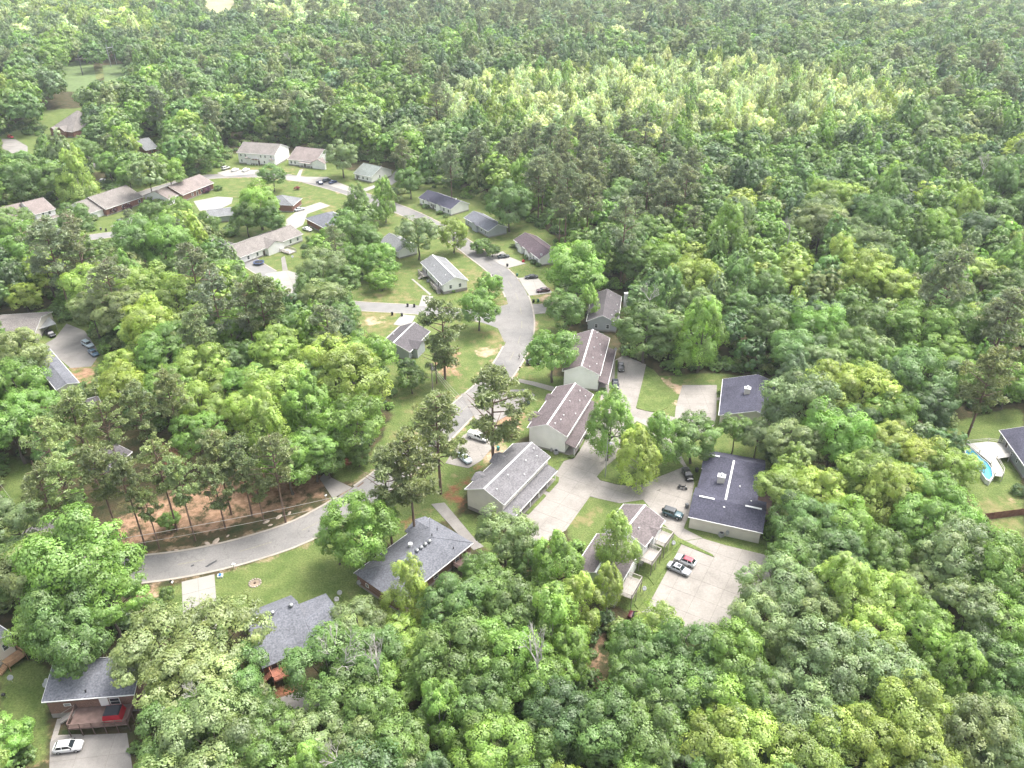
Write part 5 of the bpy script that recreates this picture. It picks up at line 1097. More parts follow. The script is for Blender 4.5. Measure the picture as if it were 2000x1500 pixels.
def cards_mesh(name, C, Nrm, S, tint, warm, rng, mat, asp=0.62):
    """one folded leaf-spray card per row: centre, facing, size"""
    n = len(C); Nrm = Nrm / np.linalg.norm(Nrm, axis=1, keepdims=True)
    a = rng.normal(size=(n, 3)); a -= (a * Nrm).sum(1, keepdims=True) * Nrm; a /= np.linalg.norm(a, axis=1, keepdims=True); b_ = np.cross(Nrm, a)
    s = S[:, None]; asp_ = asp * rng.uniform(.7, 1.3, (n, 1)); fold = Nrm * s * .22
    V = np.stack([C - a * s, C + b_ * s * asp_ - fold, C + a * s, C - b_ * s * asp_ - fold], 1).reshape(-1, 3)
    i = np.arange(n)[:, None] * 4; F = np.concatenate([i + 0, i + 1, i + 2, i + 0, i + 2, i + 3], 1).reshape(-1)
    me = bpy.data.meshes.new(name); me.vertices.add(4 * n); me.vertices.foreach_set("co", V.astype(np.float32).ravel()); me.loops.add(6 * n); me.loops.foreach_set("vertex_index", F.astype(np.int32)); me.polygons.add(2 * n); me.polygons.foreach_set("loop_start", np.arange(0, 6 * n, 3, dtype=np.int32))
    me.update()
    for k, vals in (("tint", tint), ("warm", warm)):
        at_ = me.attributes.new(k, 'FLOAT', 'POINT'); at_.data.foreach_set("value", np.repeat(vals, 4).astype(np.float32))
    me.materials.append(mat); return me

def fib(n, rng, jit=.25):
    k = np.arange(n) + .5; z = 1 - 2 * k / n; ph = k * 2.399963 + rng.uniform(0, 6.28); r = np.sqrt(1 - z * z)
    d = np.stack([r * np.cos(ph), r * np.sin(ph), z], 1) + rng.normal(scale=jit, size=(n, 3)); return d / np.linalg.norm(d, axis=1, keepdims=True)

def crown_mesh(name, seed, shape, nl, nc, nk, size, mat, full=1.0):
    rng = np.random.default_rng(seed)
    rz = dict(round=.92, tall=1.5, dome=.72, cone=1.7, spread=.7)[shape]
    D = fib(nl, rng); D = D[D[:, 2] > -.75]
    rad = rng.uniform(.5, .86, len(D)); L = D * rad[:, None]; L = np.concatenate([L, rng.normal(scale=.2, size=(3, 3))])
    lr = rng.uniform(.22, .38, len(L)) * full; tl = rng.normal(scale=.22, size=len(L))
    Cs, Ns, Ss, Ts, Ws = [], [], [], [], []
    for c, r, t0 in zip(L, lr, tl):
        d = fib(nc, rng, .35); out = c / (np.linalg.norm(c) + 1e-6); keep = (d @ out > -.35) & (d[:, 2] > -.7); d = d[keep]
        cc = c + d * r * rng.uniform(.75, 1.1, (len(d), 1)); cr = rng.uniform(.09, .17, len(d)); tt = t0 + rng.normal(scale=.15, size=len(d)); ww = np.clip(rng.normal(.25, .3, len(d)), 0, 1)
        for q, qr, qt, qw, dd in zip(cc, cr, tt, ww, d):
            e = fib(nk, rng, .5); e = e[e @ (dd * .6 + np.array([0, 0, .7])) > -.45]; m_ = len(e)
            Cs.append(q + e * qr * rng.uniform(.6, 1.05, (m_, 1)) * np.array([1, 1, .8])); Ns.append(e * .55 + dd * .8 + np.array([0, 0, .4]) + rng.normal(scale=.22, size=(m_, 3))); Ss.append(rng.uniform(.65, 1.25, m_) * size); Ts.append(.5 + qt + rng.normal(scale=.07, size=m_)); Ws.append(np.clip(qw + rng.normal(scale=.15, size=m_), 0, 1))
    C = np.concatenate(Cs); N_ = np.concatenate(Ns); S = np.concatenate(Ss); T = np.clip(np.concatenate(Ts), 0, 1); W_ = np.concatenate(Ws)
    h = (C[:, 2:] + 1) / 2
    if shape in ('tall', 'cone'): C[:, :2] *= (1.12 - (.45 if shape == 'tall' else .8) * np.clip(h, 0, 1))
    if shape == 'spread': C[:, :2] *= (.75 + .4 * np.clip(h, 0, 1))
    C = C * np.array([1, 1, rz])
    return cards_mesh(name, C, N_, S, T, W_, rng, mat)

def pine_mesh(name, seed, nt_, nk, size, mat, rz=1.25, sparse=0.0):
    rng = np.random.default_rng(seed); Cs, Ns, Ss, Ts, Ws = [], [], [], [], []; limbs = []
    nlimb = 26
    for i in range(nlimb):
        f = (i + .5) / nlimb; z = -1 + 2 * f; prof = (np.sin(np.pi * min(1, .12 + .88 * f) ** .8) ** .6) * (1 if f > .25 else .55 + f) ; az = i * 2.4 + rng.normal(scale=.4); Lr = max(.25, prof * rng.uniform(.55, 1.05))
        d = np.array([np.cos(az), np.sin(az), .0]); tip = d * Lr + np.array([0, 0, z + .12 * Lr]); base = np.array([0, 0, z - .15 * Lr]); limbs.append((base, tip))
        if rng.random() < sparse: continue
        for j in range(nt_):
            s = rng.uniform(.3, 1.0) ** .7; q = base + (tip - base) * s + rng.normal(scale=(.13, .13, .06), size=3); qr = rng.uniform(.1, .19); qt = rng.normal(scale=.22); qw = np.clip(rng.normal(.3, .3), 0, 1)
            e = fib(nk, rng, .5); e = e[e[:, 2] > -.45]; m_ = len(e)
            Cs.append(q + e * qr * rng.uniform(.4, 1.0, (m_, 1)) * np.array([1, 1, .7])); Ns.append(np.cross(e, rng.normal(size=(m_, 3))) + e * .7 + np.array([0, 0, .3])); Ss.append(rng.uniform(.7, 1.2, m_) * size); Ts.append(np.clip(.5 + qt + rng.normal(scale=.17, size=m_), 0, 1)); Ws.append(np.full(m_, qw))
    C = np.concatenate(Cs) * np.array([1, 1, rz])
    return cards_mesh(name, C, np.concatenate(Ns), np.concatenate(Ss), np.concatenate(Ts), np.concatenate(Ws), rng, mat, .34), limbs

def trunk_mesh(name, seed, mat, r=.045, crooked=.05, limbs=5, top=1.25):
    """unit trunk: x,y in crown radii, z 0..1 up to the crown centre"""
    rng = random.Random(seed); m = MB(); x = y = 0; path = []
    for i in range(7):
        path.append((x, y, top * i / 6)); x += rng.uniform(-crooked, crooked); y += rng.uniform(-crooked, crooked)
    m.tube(path, [r * (1.35 if i == 0 else 1 - .12 * i) for i in range(7)], 7)
    for k in range(limbs):
        a = 2 * pi * k / max(1, limbs) + rng.uniform(-.4, .4); z0 = rng.uniform(.5, .85); q = path[min(6, int(z0 / top * 6))]; L_ = rng.uniform(.45, .7)
        m.tube([(q[0], q[1], z0), (q[0] + cos(a) * L_ * .5, q[1] + sin(a) * L_ * .5, z0 + .14), (q[0] + cos(a) * L_, q[1] + sin(a) * L_, z0 + .34)], [r * .5, r * .34, r * .14], 5)
    return m.mesh(name, mat)

CROWNS = {s: [crown_mesh("crown", 100 * i + j, s, 26, 24, 78, .029, LEAF) for j in range(n_)] for i, (s, n_) in enumerate((("round", 5), ("tall", 3), ("dome", 3), ("spread", 2), ("cone", 1)))}
TRUNKS = [trunk_mesh("trunk", s, BARK) for s in range(4)]; PALETRUNKS = [trunk_mesh("trunk", 10 + s, PALEB, .04) for s in range(2)]
PINES = []
for s in range(4):
    cm, lb = pine_mesh("crown", 50 + s, 9, 46, .07, NEEDLE, sparse=.2 if s < 2 else .32)
    m = MB(); m.tube([(0, 0, 0), (.01, .02, .5), (0, 0, 1), (0, 0, 1.4)], [.05, .04, .03, .008], 7)
    PINES.append((cm, m.mesh("trunk", PBARK), lb))
def limb_mesh(lb):
    m = MB()
    for a, b_ in lb: m.tube([a * np.array([1, 1, 1.25]), b_ * np.array([1, 1, 1.25])], [.022, .006], 4, False)
    return m.mesh("limbs", PBARK)
PLIMB = [limb_mesh(l) for _, _, l in PINES]
def bare_mesh(seed):
    rng = random.Random(seed); m = MB()
    def grow(p, d, L_, r, dep):
        q = p + d * L_; m.tube([p, p + d * L_ * .5 + Vector((rng.uniform(-.05, .05), rng.uniform(-.05, .05), 0)) * L_, q], [r, r * .8, r * .6], 5, False)
        if dep == 0: return
        for k in range(rng.choice((2, 3))):
            nd = (d + Vector((rng.uniform(-.8, .8), rng.uniform(-.8, .8), rng.uniform(-.15, .5)))).normalized(); grow(q, nd, L_ * rng.uniform(.6, .85), r * .6, dep - 1)
    for k in range(4): grow(Vector((0, 0, -.2)), Vector((rng.uniform(-.8, .8), rng.uniform(-.8, .8), .8)).normalized(), .42, .035, 4)
    return m.mesh("bare_branches", PALEB)
BARE = [bare_mesh(s) for s in (1, 2, 3)]

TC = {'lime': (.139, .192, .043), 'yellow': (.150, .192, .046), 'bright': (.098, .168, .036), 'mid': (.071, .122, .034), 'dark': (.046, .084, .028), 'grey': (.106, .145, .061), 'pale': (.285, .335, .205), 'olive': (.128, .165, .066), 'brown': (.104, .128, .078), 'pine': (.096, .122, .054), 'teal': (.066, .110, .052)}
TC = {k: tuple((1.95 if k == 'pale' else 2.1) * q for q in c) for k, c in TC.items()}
CN = {'lime': 'lime green', 'yellow': 'yellow green', 'bright': 'bright green', 'mid': 'mid green', 'dark': 'dark green', 'grey': 'greyish green', 'pale': 'pale green', 'olive': 'olive', 'brown': 'brownish', 'pine': 'dull green', 'teal': 'blue green'}
trng = random.Random(77); TREES = []     # (root, colour, kind, position, radius)
def tree(u, v, wpx, col, shape='round', h=None, at_=None, R=None, jit=.12, seed=None, note=None):
    """broad-leaved tree or pine whose crown is centred at survey point (u, v), wpx wide"""
    pine = shape == 'pine'; hc = 10.0
    if at_ is None:
        for _ in range(6):
            p = P(u, v, hc); Rr = R or wpx * depth(p) / FPX / 2; H_ = h or ((11 + 2.4 * Rr) if pine else (5.5 + 1.75 * Rr)); hc = (H_ - Rr * (1.1 if pine else .8)) if pine else H_ * .62
    else:
        p = Vector(at_); Rr = R; H_ = h or ((11 + 2.4 * Rr) if pine else (5.5 + 1.75 * Rr)); hc = H_ - Rr * 1.1 if pine else H_ * .62
    name = 'pine_tree' if pine else 'broadleaf_tree'
    r = link(name, None, None, (p.x, p.y, 0)); r.empty_display_size = .5; r["category"] = "pine tree" if pine else "tree"
    k = trng.randrange(1000) if seed is None else seed; base = TC[col]; f = trng.uniform(1 - jit, 1 + jit); g = trng.uniform(-.06, .06); c = (base[0] * f * (1 + g), base[1] * f, base[2] * f * (1 - g))
    rot = trng.uniform(0, 2 * pi)
    if pine:
        i = k % len(PINES); cr = link("crown", PINES[i][0], r, (0, 0, hc), rot); tk = link("trunk", PINES[i][1], r, None, rot); lb = link("limbs", PLIMB[i], r, (0, 0, hc), rot); lb.scale = (Rr, Rr, Rr)
        tk.scale = (Rr * .95, Rr * .95, hc)
    else:
        ms = CROWNS[shape]; cr = link("crown", ms[k % len(ms)], r, (0, 0, hc), rot); tk = link("trunk", (PALETRUNKS if shape == 'tall' and k % 2 else TRUNKS)[k % 2], r, None, rot); tk.scale = (Rr, Rr, hc)
    cr.scale = (Rr * trng.uniform(.93, 1.07), Rr * trng.uniform(.93, 1.07), Rr * trng.uniform(.92, 1.1)); cr.color = (*c, 1)
    TREES.append((r, col, 'pine' if pine else 'tree', Vector((p.x, p.y, hc)), Rr, note)); return r

HAND = [
 # lower left
 (150,1100,215,'bright','round'),(55,1110,150,'olive','spread'),(12,1120,120,'mid','round'),(120,1190,170,'mid','round'),(205,1170,150,'bright','spread'),(150,1265,130,'mid','round'),(30,1020,110,'grey','round'),(90,1225,120,'bright','round'),
 (310,1262,180,'olive','spread'),(420,1250,190,'olive','spread'),(372,1340,180,'olive','round'),(460,1330,130,'mid','round'),(350,1430,160,'mid','round'),(420,1440,190,'grey','round'),(520,1420,130,'mid','dome'),(500,1500,150,'mid','round'),(330,1510,130,'mid','round'),(12,1445,100,'bright','dome',7),(300,1185,40,'mid','round',5),(325,1160,30,'mid','round',4),
 (640,1300,150,'mid','round'),(715,1290,140,'mid','round'),(700,1215,105,'grey','dome'),(690,1370,150,'mid','round'),(760,1340,110,'bright','round'),
 (705,1035,145,'bright','round'),(655,1045,80,'bright','round'),(745,1010,70,'bright','round'),
 (800,1160,110,'lime','tall'),(885,1180,130,'mid','round'),(960,1150,120,'mid','round'),(1000,1200,140,'mid','round'),(1090,1110,125,'bright','tall'),(1130,1180,110,'lime','tall'),(880,1280,170,'mid','round'),(985,1290,150,'bright','round'),(1080,1220,140,'bright','tall'),(1060,1320,120,'bright','spread'),(940,1370,130,'mid','round'),(1115,1270,90,'bright','tall'),
 (985,1045,120,'grey','round'),(1035,1090,80,'mid','round'),(935,1110,80,'mid','round'),
 (1205,1060,95,'lime','tall',19),(1190,1140,70,'lime','tall',15),(1285,1232,105,'lime','round',11),
 (1245,1270,120,'mid','round'),(1335,1270,140,'mid','round'),(1420,1290,150,'bright','round'),(1330,1350,150,'mid','round'),(1470,1350,130,'mid','round'),(1235,1330,110,'mid','round'),(1400,1380,140,'bright','round'),
 (1520,1150,140,'grey','dome'),(1490,1215,120,'grey','round'),(1580,1190,110,'grey','round'),(1560,1080,120,'mid','round'),(1640,1090,120,'mid','round'),(1640,1160,130,'lime','tall'),(1740,1170,120,'lime','round'),(1800,1230,120,'bright','round'),(1700,1230,120,'lime','round'),(1600,1300,170,'grey','round'),(1720,1310,150,'grey','round'),(1560,1390,150,'grey','dome'),(1650,1400,120,'mid','dome'),(1780,1390,170,'lime','round'),(1860,1310,120,'bright','tall'),
 (1690,1440,150,'lime','round'),(1590,1470,150,'lime','round'),(1480,1460,150,'lime','round'),(1400,1450,150,'lime','round'),(1800,1480,150,'yellow','round'),(1900,1430,160,'grey','round'),(1960,1480,130,'grey','round'),
 (860,1400,120,'bright','tall'),(960,1460,150,'bright','round'),(780,1440,140,'mid','round'),(1090,1400,140,'dark','round'),(1180,1420,150,'mid','round'),(1280,1430,140,'mid','round'),(700,1460,120,'olive','round'),(610,1440,120,'olive','round'),(1040,1460,120,'mid','round'),(760,1500,130,'grey','dome'),
 (1870,1080,150,'grey','round'),(1960,1110,160,'bright','round'),(1900,1180,140,'grey','dome'),(1970,1230,130,'bright','round'),(1920,1280,110,'dark','round'),(1980,1330,130,'mid','round'),(1960,1400,120,'mid','round'),
 (1530,950,110,'lime','spread'),(1600,960,110,'lime','round'),(1570,1020,120,'mid','round'),(1650,1030,120,'bright','round'),(1690,930,120,'lime','round'),(1720,980,110,'yellow','tall'),(1770,960,110,'lime','round'),(1830,970,120,'bright','round'),(1860,910,100,'lime','round'),(1800,890,90,'yellow','round'),(1740,860,90,'yellow','round'),
 (1560,790,140,'grey','round'),(1630,850,140,'bright','round'),(1550,870,110,'grey','round'),(1690,770,120,'lime','round'),(1740,810,100,'bright','round'),(1620,760,120,'lime','round'),(1800,1020,120,'bright','round'),(1865,1010,110,'bright','round'),
 # court and street trees
 (1190,836,108,'bright','tall',15),(1248,890,94,'lime','tall',13),(1286,868,94,'bright','tall',13),(1356,850,106,'mid','dome',13),(1437,838,66,'mid','round',12),(1480,850,70,'grey','round',12),
 (1080,685,104,'bright','round',16),(1105,605,85,'mid','round',13),(1150,588,45,'bright','tall',13),(1125,525,122,'bright','round',20),(1085,470,10,'mid','round',5),
 (1262,645,120,'mid','round',17),(1372,655,105,'bright','tall',19),(1300,590,100,'mid','tall',19),
 (935,600,80,'bright','round',13),(955,560,55,'bright','round',9),(885,458,64,'lime','round',12),(815,455,82,'grey','round',17),(800,352,54,'mid','round',14),(995,400,92,'mid','round',18),(1020,365,75,'bright','tall',19),(940,480,40,'mid','dome',5),(962,490,34,'mid','dome',4),
 (700,408,62,'mid','tall',14),(750,392,58,'bright','tall',15),(690,452,75,'mid','round'),(655,470,70,'mid','round'),(690,505,70,'bright','round',11),(740,510,76,'bright','round',11),(745,545,56,'bright','dome',7),(630,525,90,'grey','round'),(670,545,70,'mid','round'),(640,590,100,'grey','round'),(605,560,70,'mid','round'),(720,465,60,'mid','round'),(665,610,80,'mid','round'),
 (505,400,98,'bright','round',17),(480,425,66,'mid','round',13),(530,430,60,'mid','round',12),(532,343,54,'mid','round',12),(667,305,64,'grey','round',17),
 (803,738,56,'mid','dome',8),(795,715,46,'dark','dome',8),
 # wood left of the front road
 (690,740,150,'lime','round',19),(650,700,110,'lime','round',19),(720,690,100,'bright','round',17),(690,830,130,'bright','round',17),(600,800,120,'bright','tall'),(540,760,130,'lime','round',20),(520,850,130,'lime','tall',18),(560,900,110,'bright','round',15),(610,880,100,'bright','round',14),(480,800,100,'lime','round'),(400,720,110,'lime','round'),(390,790,100,'lime','round'),(340,740,80,'lime','spread'),(350,590,120,'lime','round'),(290,640,120,'lime','round'),(320,680,110,'bright','round'),(235,610,100,'grey','round'),(240,750,100,'lime','round'),(540,690,110,'lime','round'),(450,640,90,'bright','round'),(280,560,110,'lime','round'),(180,560,100,'lime','round'),(385,850,100,'bright','round'),(560,640,90,'mid','round'),(470,700,80,'mid','round'),
 (42,690,112,'olive','round'),(30,760,120,'bright','round'),(70,800,100,'bright','round'),(20,830,120,'bright','round'),(30,700,90,'olive','spread'),(45,580,60,'lime','round',10),(178,602,84,'grey','round'),(95,840,80,'mid','round'),
 # far street trees
 (150,348,80,'lime','tall'),(100,350,70,'mid','round'),(245,285,56,'lime','round'),(190,400,0.1,'mid','round',1),(45,322,60,'mid','round'),(145,430,66,'mid','round'),(250,340,56,'bright','round'),(290,345,50,'lime','round'),(330,335,60,'bright','round'),(300,420,60,'mid','round'),(350,415,60,'bright','round'),(400,440,60,'mid','round'),(170,300,60,'mid','round'),(210,320,50,'bright','round'),(30,350,90,'mid','round'),(280,470,110,'mid','round'),(330,480,110,'bright','round'),(60,480,100,'bright','round'),(25,440,80,'mid','round'),
 # pines: street group, lot group, grey belt
 (962,792,150,'pine','pine',27),(854,842,134,'pine','pine',25),(800,918,124,'pine','pine',25),(752,932,112,'pine','pine',24),(865,650,112,'pine','pine',23),(850,690,60,'pine','pine',14),
 (95,880,110,'olive','pine',26),(150,830,110,'olive','pine',26),(205,830,80,'olive','pine',25),(190,920,100,'pine','pine',25),(120,940,100,'olive','pine',25),(240,930,80,'pine','pine',23),(310,910,90,'olive','pine',22),(350,940,80,'olive','pine',20),(425,890,90,'pine','pine',21),(420,950,80,'pine','pine',16),(535,900,100,'pine','pine',22),(330,770,80,'pine','pine',24),(270,800,90,'pine','pine',24),(85,960,90,'pine','pine',23),(470,905,84,'pine','pine',19),(285,985,60,'olive','pine',15),(500,945,60,'pine','pine',14),(640,900,70,'mid','round',8),(590,915,60,'bright','dome',6),(330,1015,40,'bright','dome',4),(700,890,50,'mid','dome',5),(390,650,80,'pine','pine',24),(510,590,90,'pine','pine'),(420,590,100,'brown','pine'),(380,540,100,'brown','pine'),(100,490,110,'brown','pine'),(150,480,100,'brown','pine'),(215,560,90,'brown','pine',25),(640,640,80,'brown','pine'),(480,600,80,'brown','pine'),
 (1108,370,76,'brown','pine',34),(1150,385,64,'brown','pine',30),(1095,395,50,'brown','pine',28),(1060,330,60,'brown','pine'),(1220,440,80,'brown','pine',30),(1265,370,80,'brown','pine',26),(1210,340,80,'brown','pine',26),(1160,330,70,'brown','pine',25),(1300,400,80,'brown','pine',24),(930,290,56,'brown','pine'),(985,300,50,'brown','pine'),(880,320,56,'brown','pine'),(1340,370,70,'brown','pine'),(580,205,44,'brown','pine'),(350,165,40,'brown','pine'),(1100,285,50,'brown','pine'),(785,300,44,'brown','pine'),
 (1855,560,110,'brown','pine'),(1960,640,130,'brown','pine',26),(1930,740,110,'pine','pine',24),(1960,180,60,'brown','pine'),(1930,120,60,'brown','pine'),(1850,120,50,'brown','pine'),
 # big trees of the right wood
 (1800,740,130,'mid','round',19),(1870,640,120,'mid','round'),(1800,640,120,'bright','round'),(1590,640,110,'bright','round'),(1560,690,110,'mid','round'),(1500,640,100,'mid','round'),(1440,560,90,'mid','tall'),(1360,540,95,'lime','round'),(1290,510,95,'bright','round'),(1420,470,95,'bright','tall'),(1450,610,80,'mid','round'),(1690,540,110,'lime','round'),(1640,520,90,'lime','tall'),(1750,560,100,'lime','spread'),(1500,560,80,'mid','round'),(1240,510,80,'mid','round'),(1660,690,110,'mid','round'),(1610,420,80,'grey','round'),(1720,420,90,'mid','round'),(1830,450,100,'bright','round'),(1880,420,80,'lime','tall'),
]
CLEAR = [[(0,595),(30,600),(64,620),(105,620),(200,660),(190,715),(150,755),(150,770),(100,770),(60,700),(80,670),(0,640)],[(0,400),(110,390),(110,445),(40,445),(0,420)],[(150,395),(185,383),(262,363),(282,385),(275,440),(190,460),(185,425)],[(300,370),(404,338),(430,330),(470,280),(560,285),(640,290),(700,310),(780,330),(775,365),(690,390),(590,470),(600,520),(560,560),(510,530),(450,490),(470,440),(360,420)],
 [(700,560),(735,430),(830,360),(960,400),(1085,455),(1085,600),(1130,640),(1165,560),(1222,570),(1215,690),(1262,705),(1350,745),(1415,730),(1490,735),(1495,830),(1490,900),(1500,1060),(1520,1100),(1440,1240),(1240,1250),(1140,1170),(1150,1050),(1060,1075),(930,1080),(850,1170),(770,1200),(640,1180),(660,1300),(540,1400),(500,1310),(500,1190),(430,1190),(270,1210),(250,1150),(265,1080),(170,1070),(160,980),(280,870),(330,850),(620,920),(730,860),(770,780),(740,700),(690,630)],
 [(70,1300),(120,1290),(235,1240),(255,1400),(255,1600),(60,1600),(80,1440),(0,1420),(0,1240),(60,1250)],[(0,880),(50,890),(120,1000),(110,1060),(0,1060)],[(1825,835),(1990,790),(2050,800),(2050,1080),(1900,1050),(1890,960),(1905,870)],[(82,212),(162,212),(162,275),(88,275)],[(0,262),(70,262),(70,302),(0,302)],[(272,268),(308,268),(308,300),(272,300)],[(126,130),(180,124),(186,166),(124,168)],[(203,122),(238,120),(242,156),(205,158)],[(398,-20),(455,-20),(455,26),(405,26)],[(170,770),(230,770),(230,800),(180,800)],[(180,300),(205,300),(205,360),(185,360)],[(195,850),(290,850),(290,930),(205,920)]]
for t_ in HAND:
    u, v, w_, col, shape = t_[:5]
    if w_ < 5: continue
    tree(u, v, w_, col, shape, t_[5] if len(t_) > 5 else None)
# bare limbs breaking out of crowns, and dead trees
def dead(u, v, wpx, hc, label, seed, mark=None):
    p = P(u, v, hc); Rr = wpx * depth(p) / FPX / 2; r = thing("dead_tree", label, "dead tree", (p.x, p.y, 0)); o = link("bare_branches", BARE[seed], r, (0, 0, hc - Rr * .3), seed * 2.1); o.scale = (Rr, Rr, Rr * 1.1)
    t_ = link("trunk", cached("dtr", lambda: MB().tube([(0, 0, 0), (.02, .01, .5), (0, 0, 1)], [.3, .24, .14], 7).mesh("trunk", PALEB)), r); t_.scale = (1, 1, hc - Rr * .4)
dead(1050,1275,120,15,"dead grey tree with bare forked limbs above the dark wood below the balconies",0); dead(655,1475,70,13,"bleached bare dead tree at the bottom edge of the photo",1); dead(665,1275,120,14,"pale bare limbs standing out of the mid green tree behind the lawn house",2); dead(735,1290,110,15,"pale bare limbs beside the grassy strip behind the brick house",0)
dead(1545,440,40,22,"bleached dead tree in the right hand wood",1); dead(1270,575,50,19,"dead grey top showing above the tree next to the charcoal roofed house",2); dead(565,110,24,30,"pale dead trunk standing in the far wood behind the row house",1); dead(1925,320,46,20,"fallen looking pale dead tree in the wood at the far right",0); dead(380,1350,50,15,"small bare top in the big olive tree near the deck house",1)
# shrubs
def shrub(label, u, v, wpx, col, h=None, group=None):
    p = P(u, v, .6); Rr = wpx * depth(p) / FPX / 2; r = thing("shrub", label, "shrub", (p.x, p.y, 0), group=group); o = link("foliage", CROWNS["dome"][0 if len(label) % 2 else 1], r, (0, 0, Rr * .55), Rr); o.scale = (Rr, Rr, (h or Rr) * .9); o.color = (*(TC[col] if isinstance(col, str) else col), 1)
g_ = "shrubs along house fronts"
for lb, u, v, w_, c in (("purple leaved shrub in front of the pinkish grey bungalow", 401, 373, 24, (.12, .035, .085)), ("dark red shrub by the long tan bungalow porch, nearer the wall end", 220, 414, 20, (.09, .025, .04)), ("dark red shrub by the long tan bungalow porch, beside the brick", 249, 407, 18, (.09, .025, .04)), ("round green shrub past the purple one", 426, 369, 16, 'mid'), ("clipped shrub under the dormer of the navy bungalow", 832, 404, 14, 'mid'), ("clipped shrub below the navy bungalow door", 858, 416, 14, 'mid'), ("shrub row end near the navy bungalow corner", 872, 422, 12, 'dark'),
    ("pale round shrub at the far corner of the two gabled bungalow", 1001, 480, 12, 'grey'), ("shrub beside the two gabled bungalow step", 1030, 503, 14, 'mid'), ("shrub below the two gabled bungalow dish corner", 1043, 512, 14, 'dark'), ("shrub at the bungalow's near corner", 1052, 517, 12, 'mid'), ("dark round shrub at the middle townhouse porch, upper", 1155, 836, 14, 'dark'), ("dark round shrub at the middle townhouse porch, lower", 1147, 852, 12, 'dark'), ("shrub at the porch end of the upper townhouse", 1178, 763, 16, 'mid'),
    ("small green shrub by the corner lawn house gable", 884, 568, 11, 'bright'), ("shrub at the front porch of the middle townhouse gable", 1116, 890, 12, 'grey'), ("reddish shrub at the brick house's rear corner", 919, 1088, 16, (.13, .05, .035)), ("dark shrub by the pool house wall", 1990, 960, 30, 'dark'), ("shrub by the far pad house step", 1405, 765, 9, 'mid'), ("bare brown shrub by the bins near the pine", 1000, 850, 30, (.13, .1, .05)), ("pink flowered bush by the far street", 580, 368, 12, (.3, .08, .09))):
    shrub(lb, u, v, w_, c, group=g_)

# ------------------------------------------------------------------ fill the woods
SP = lambda p: Q(p)
CM = np.zeros((800, 1100), bool); yy, xx = np.mgrid[0:800, 0:1100]; XX, YY = xx * 2. - 100, yy * 2. - 50
for poly in CLEAR: CM |= inside(XX, YY, poly)
def blocked(p, Rr, hc):
    u, v = Q((p[0], p[1], hc)); ru = Rr * FPX / depth((p[0], p[1], hc)); rv = ru * .95
    for a in np.linspace(0, 2 * pi, 9)[:-1]:
        for f in (.35, .92):
            i, j = int((v + rv * f * sin(a) + 50) / 2), int((u + ru * f * cos(a) + 100) / 2)
            if 0 <= i < 800 and 0 <= j < 1100 and CM[i, j]: return True
    ug, vg = Q((p[0], p[1], 0)); i, j = int((vg + 50) / 2), int((ug + 100) / 2)
    return 0 <= i < 800 and 0 <= j < 1100 and CM[i, j]
def zone_colour(u, v):
    r = trng.random()
    def pick(**k):
        x = r * sum(k.values())
        for n_, w_ in k.items():
            x -= w_
            if x <= 0: return n_
        return n_
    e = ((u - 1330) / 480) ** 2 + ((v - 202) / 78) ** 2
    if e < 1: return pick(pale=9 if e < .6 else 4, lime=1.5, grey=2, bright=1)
    if v < 75 and u < 300: return pick(pale=1.5, lime=3.5, grey=2, mid=1.5)
    if v < 70 and 700 < u < 1350: return pick(brown=2, teal=3, grey=2.5, pale=.6, mid=1)
    if v < 25 and u > 1500: return pick(pale=.7, grey=3, teal=2, lime=.5)
    if v < 55 and 480 < u < 720: return pick(pale=2, grey=2, bright=1, brown=1)
    if v < 150 and u > 900: return pick(teal=2.5, mid=3, grey=3, bright=.8, brown=.25)
    if 1000 < u < 1380 and 270 < v < 470: return pick(brown=4, mid=3, bright=2, dark=1)
    if u > 1380 and v < 800: return pick(mid=5, bright=3.5, lime=1.3, dark=2, grey=2.2, teal=.8, brown=.18)
    if v < 180: return pick(teal=2, mid=4, grey=2, bright=2, brown=.3)
    if v < 330: return pick(mid=5, bright=3, grey=2, lime=1, brown=.35, dark=.6)
    if v < 700: return pick(mid=5, bright=4, lime=1.5, dark=2, grey=1.5, brown=.5)
    return pick(mid=4, dark=2.5, bright=2.5, grey=1.5, lime=1)
CELL = {}
def near_ok(x, y, Rr, k=.62):
    ci, cj = int(x // 16), int(y // 16)
    for i in range(ci - 1, ci + 2):
        for j in range(cj - 1, cj + 2):
            for (a, b_, r_) in CELL.get((i, j), ()):
                if (a - x) ** 2 + (b_ - y) ** 2 < (k * (Rr + r_)) ** 2: return False
    return True
def put(x, y, Rr): CELL.setdefault((int(x // 16), int(y // 16)), []).append((x, y, Rr))
for r, c, k, p, Rr, n_ in TREES: put(p.x, p.y, Rr)
BUILT = [(o.location.x, o.location.y) for o in bpy.data.objects if o.get("category") in ("house", "townhouse", "duplex")]
cand = []
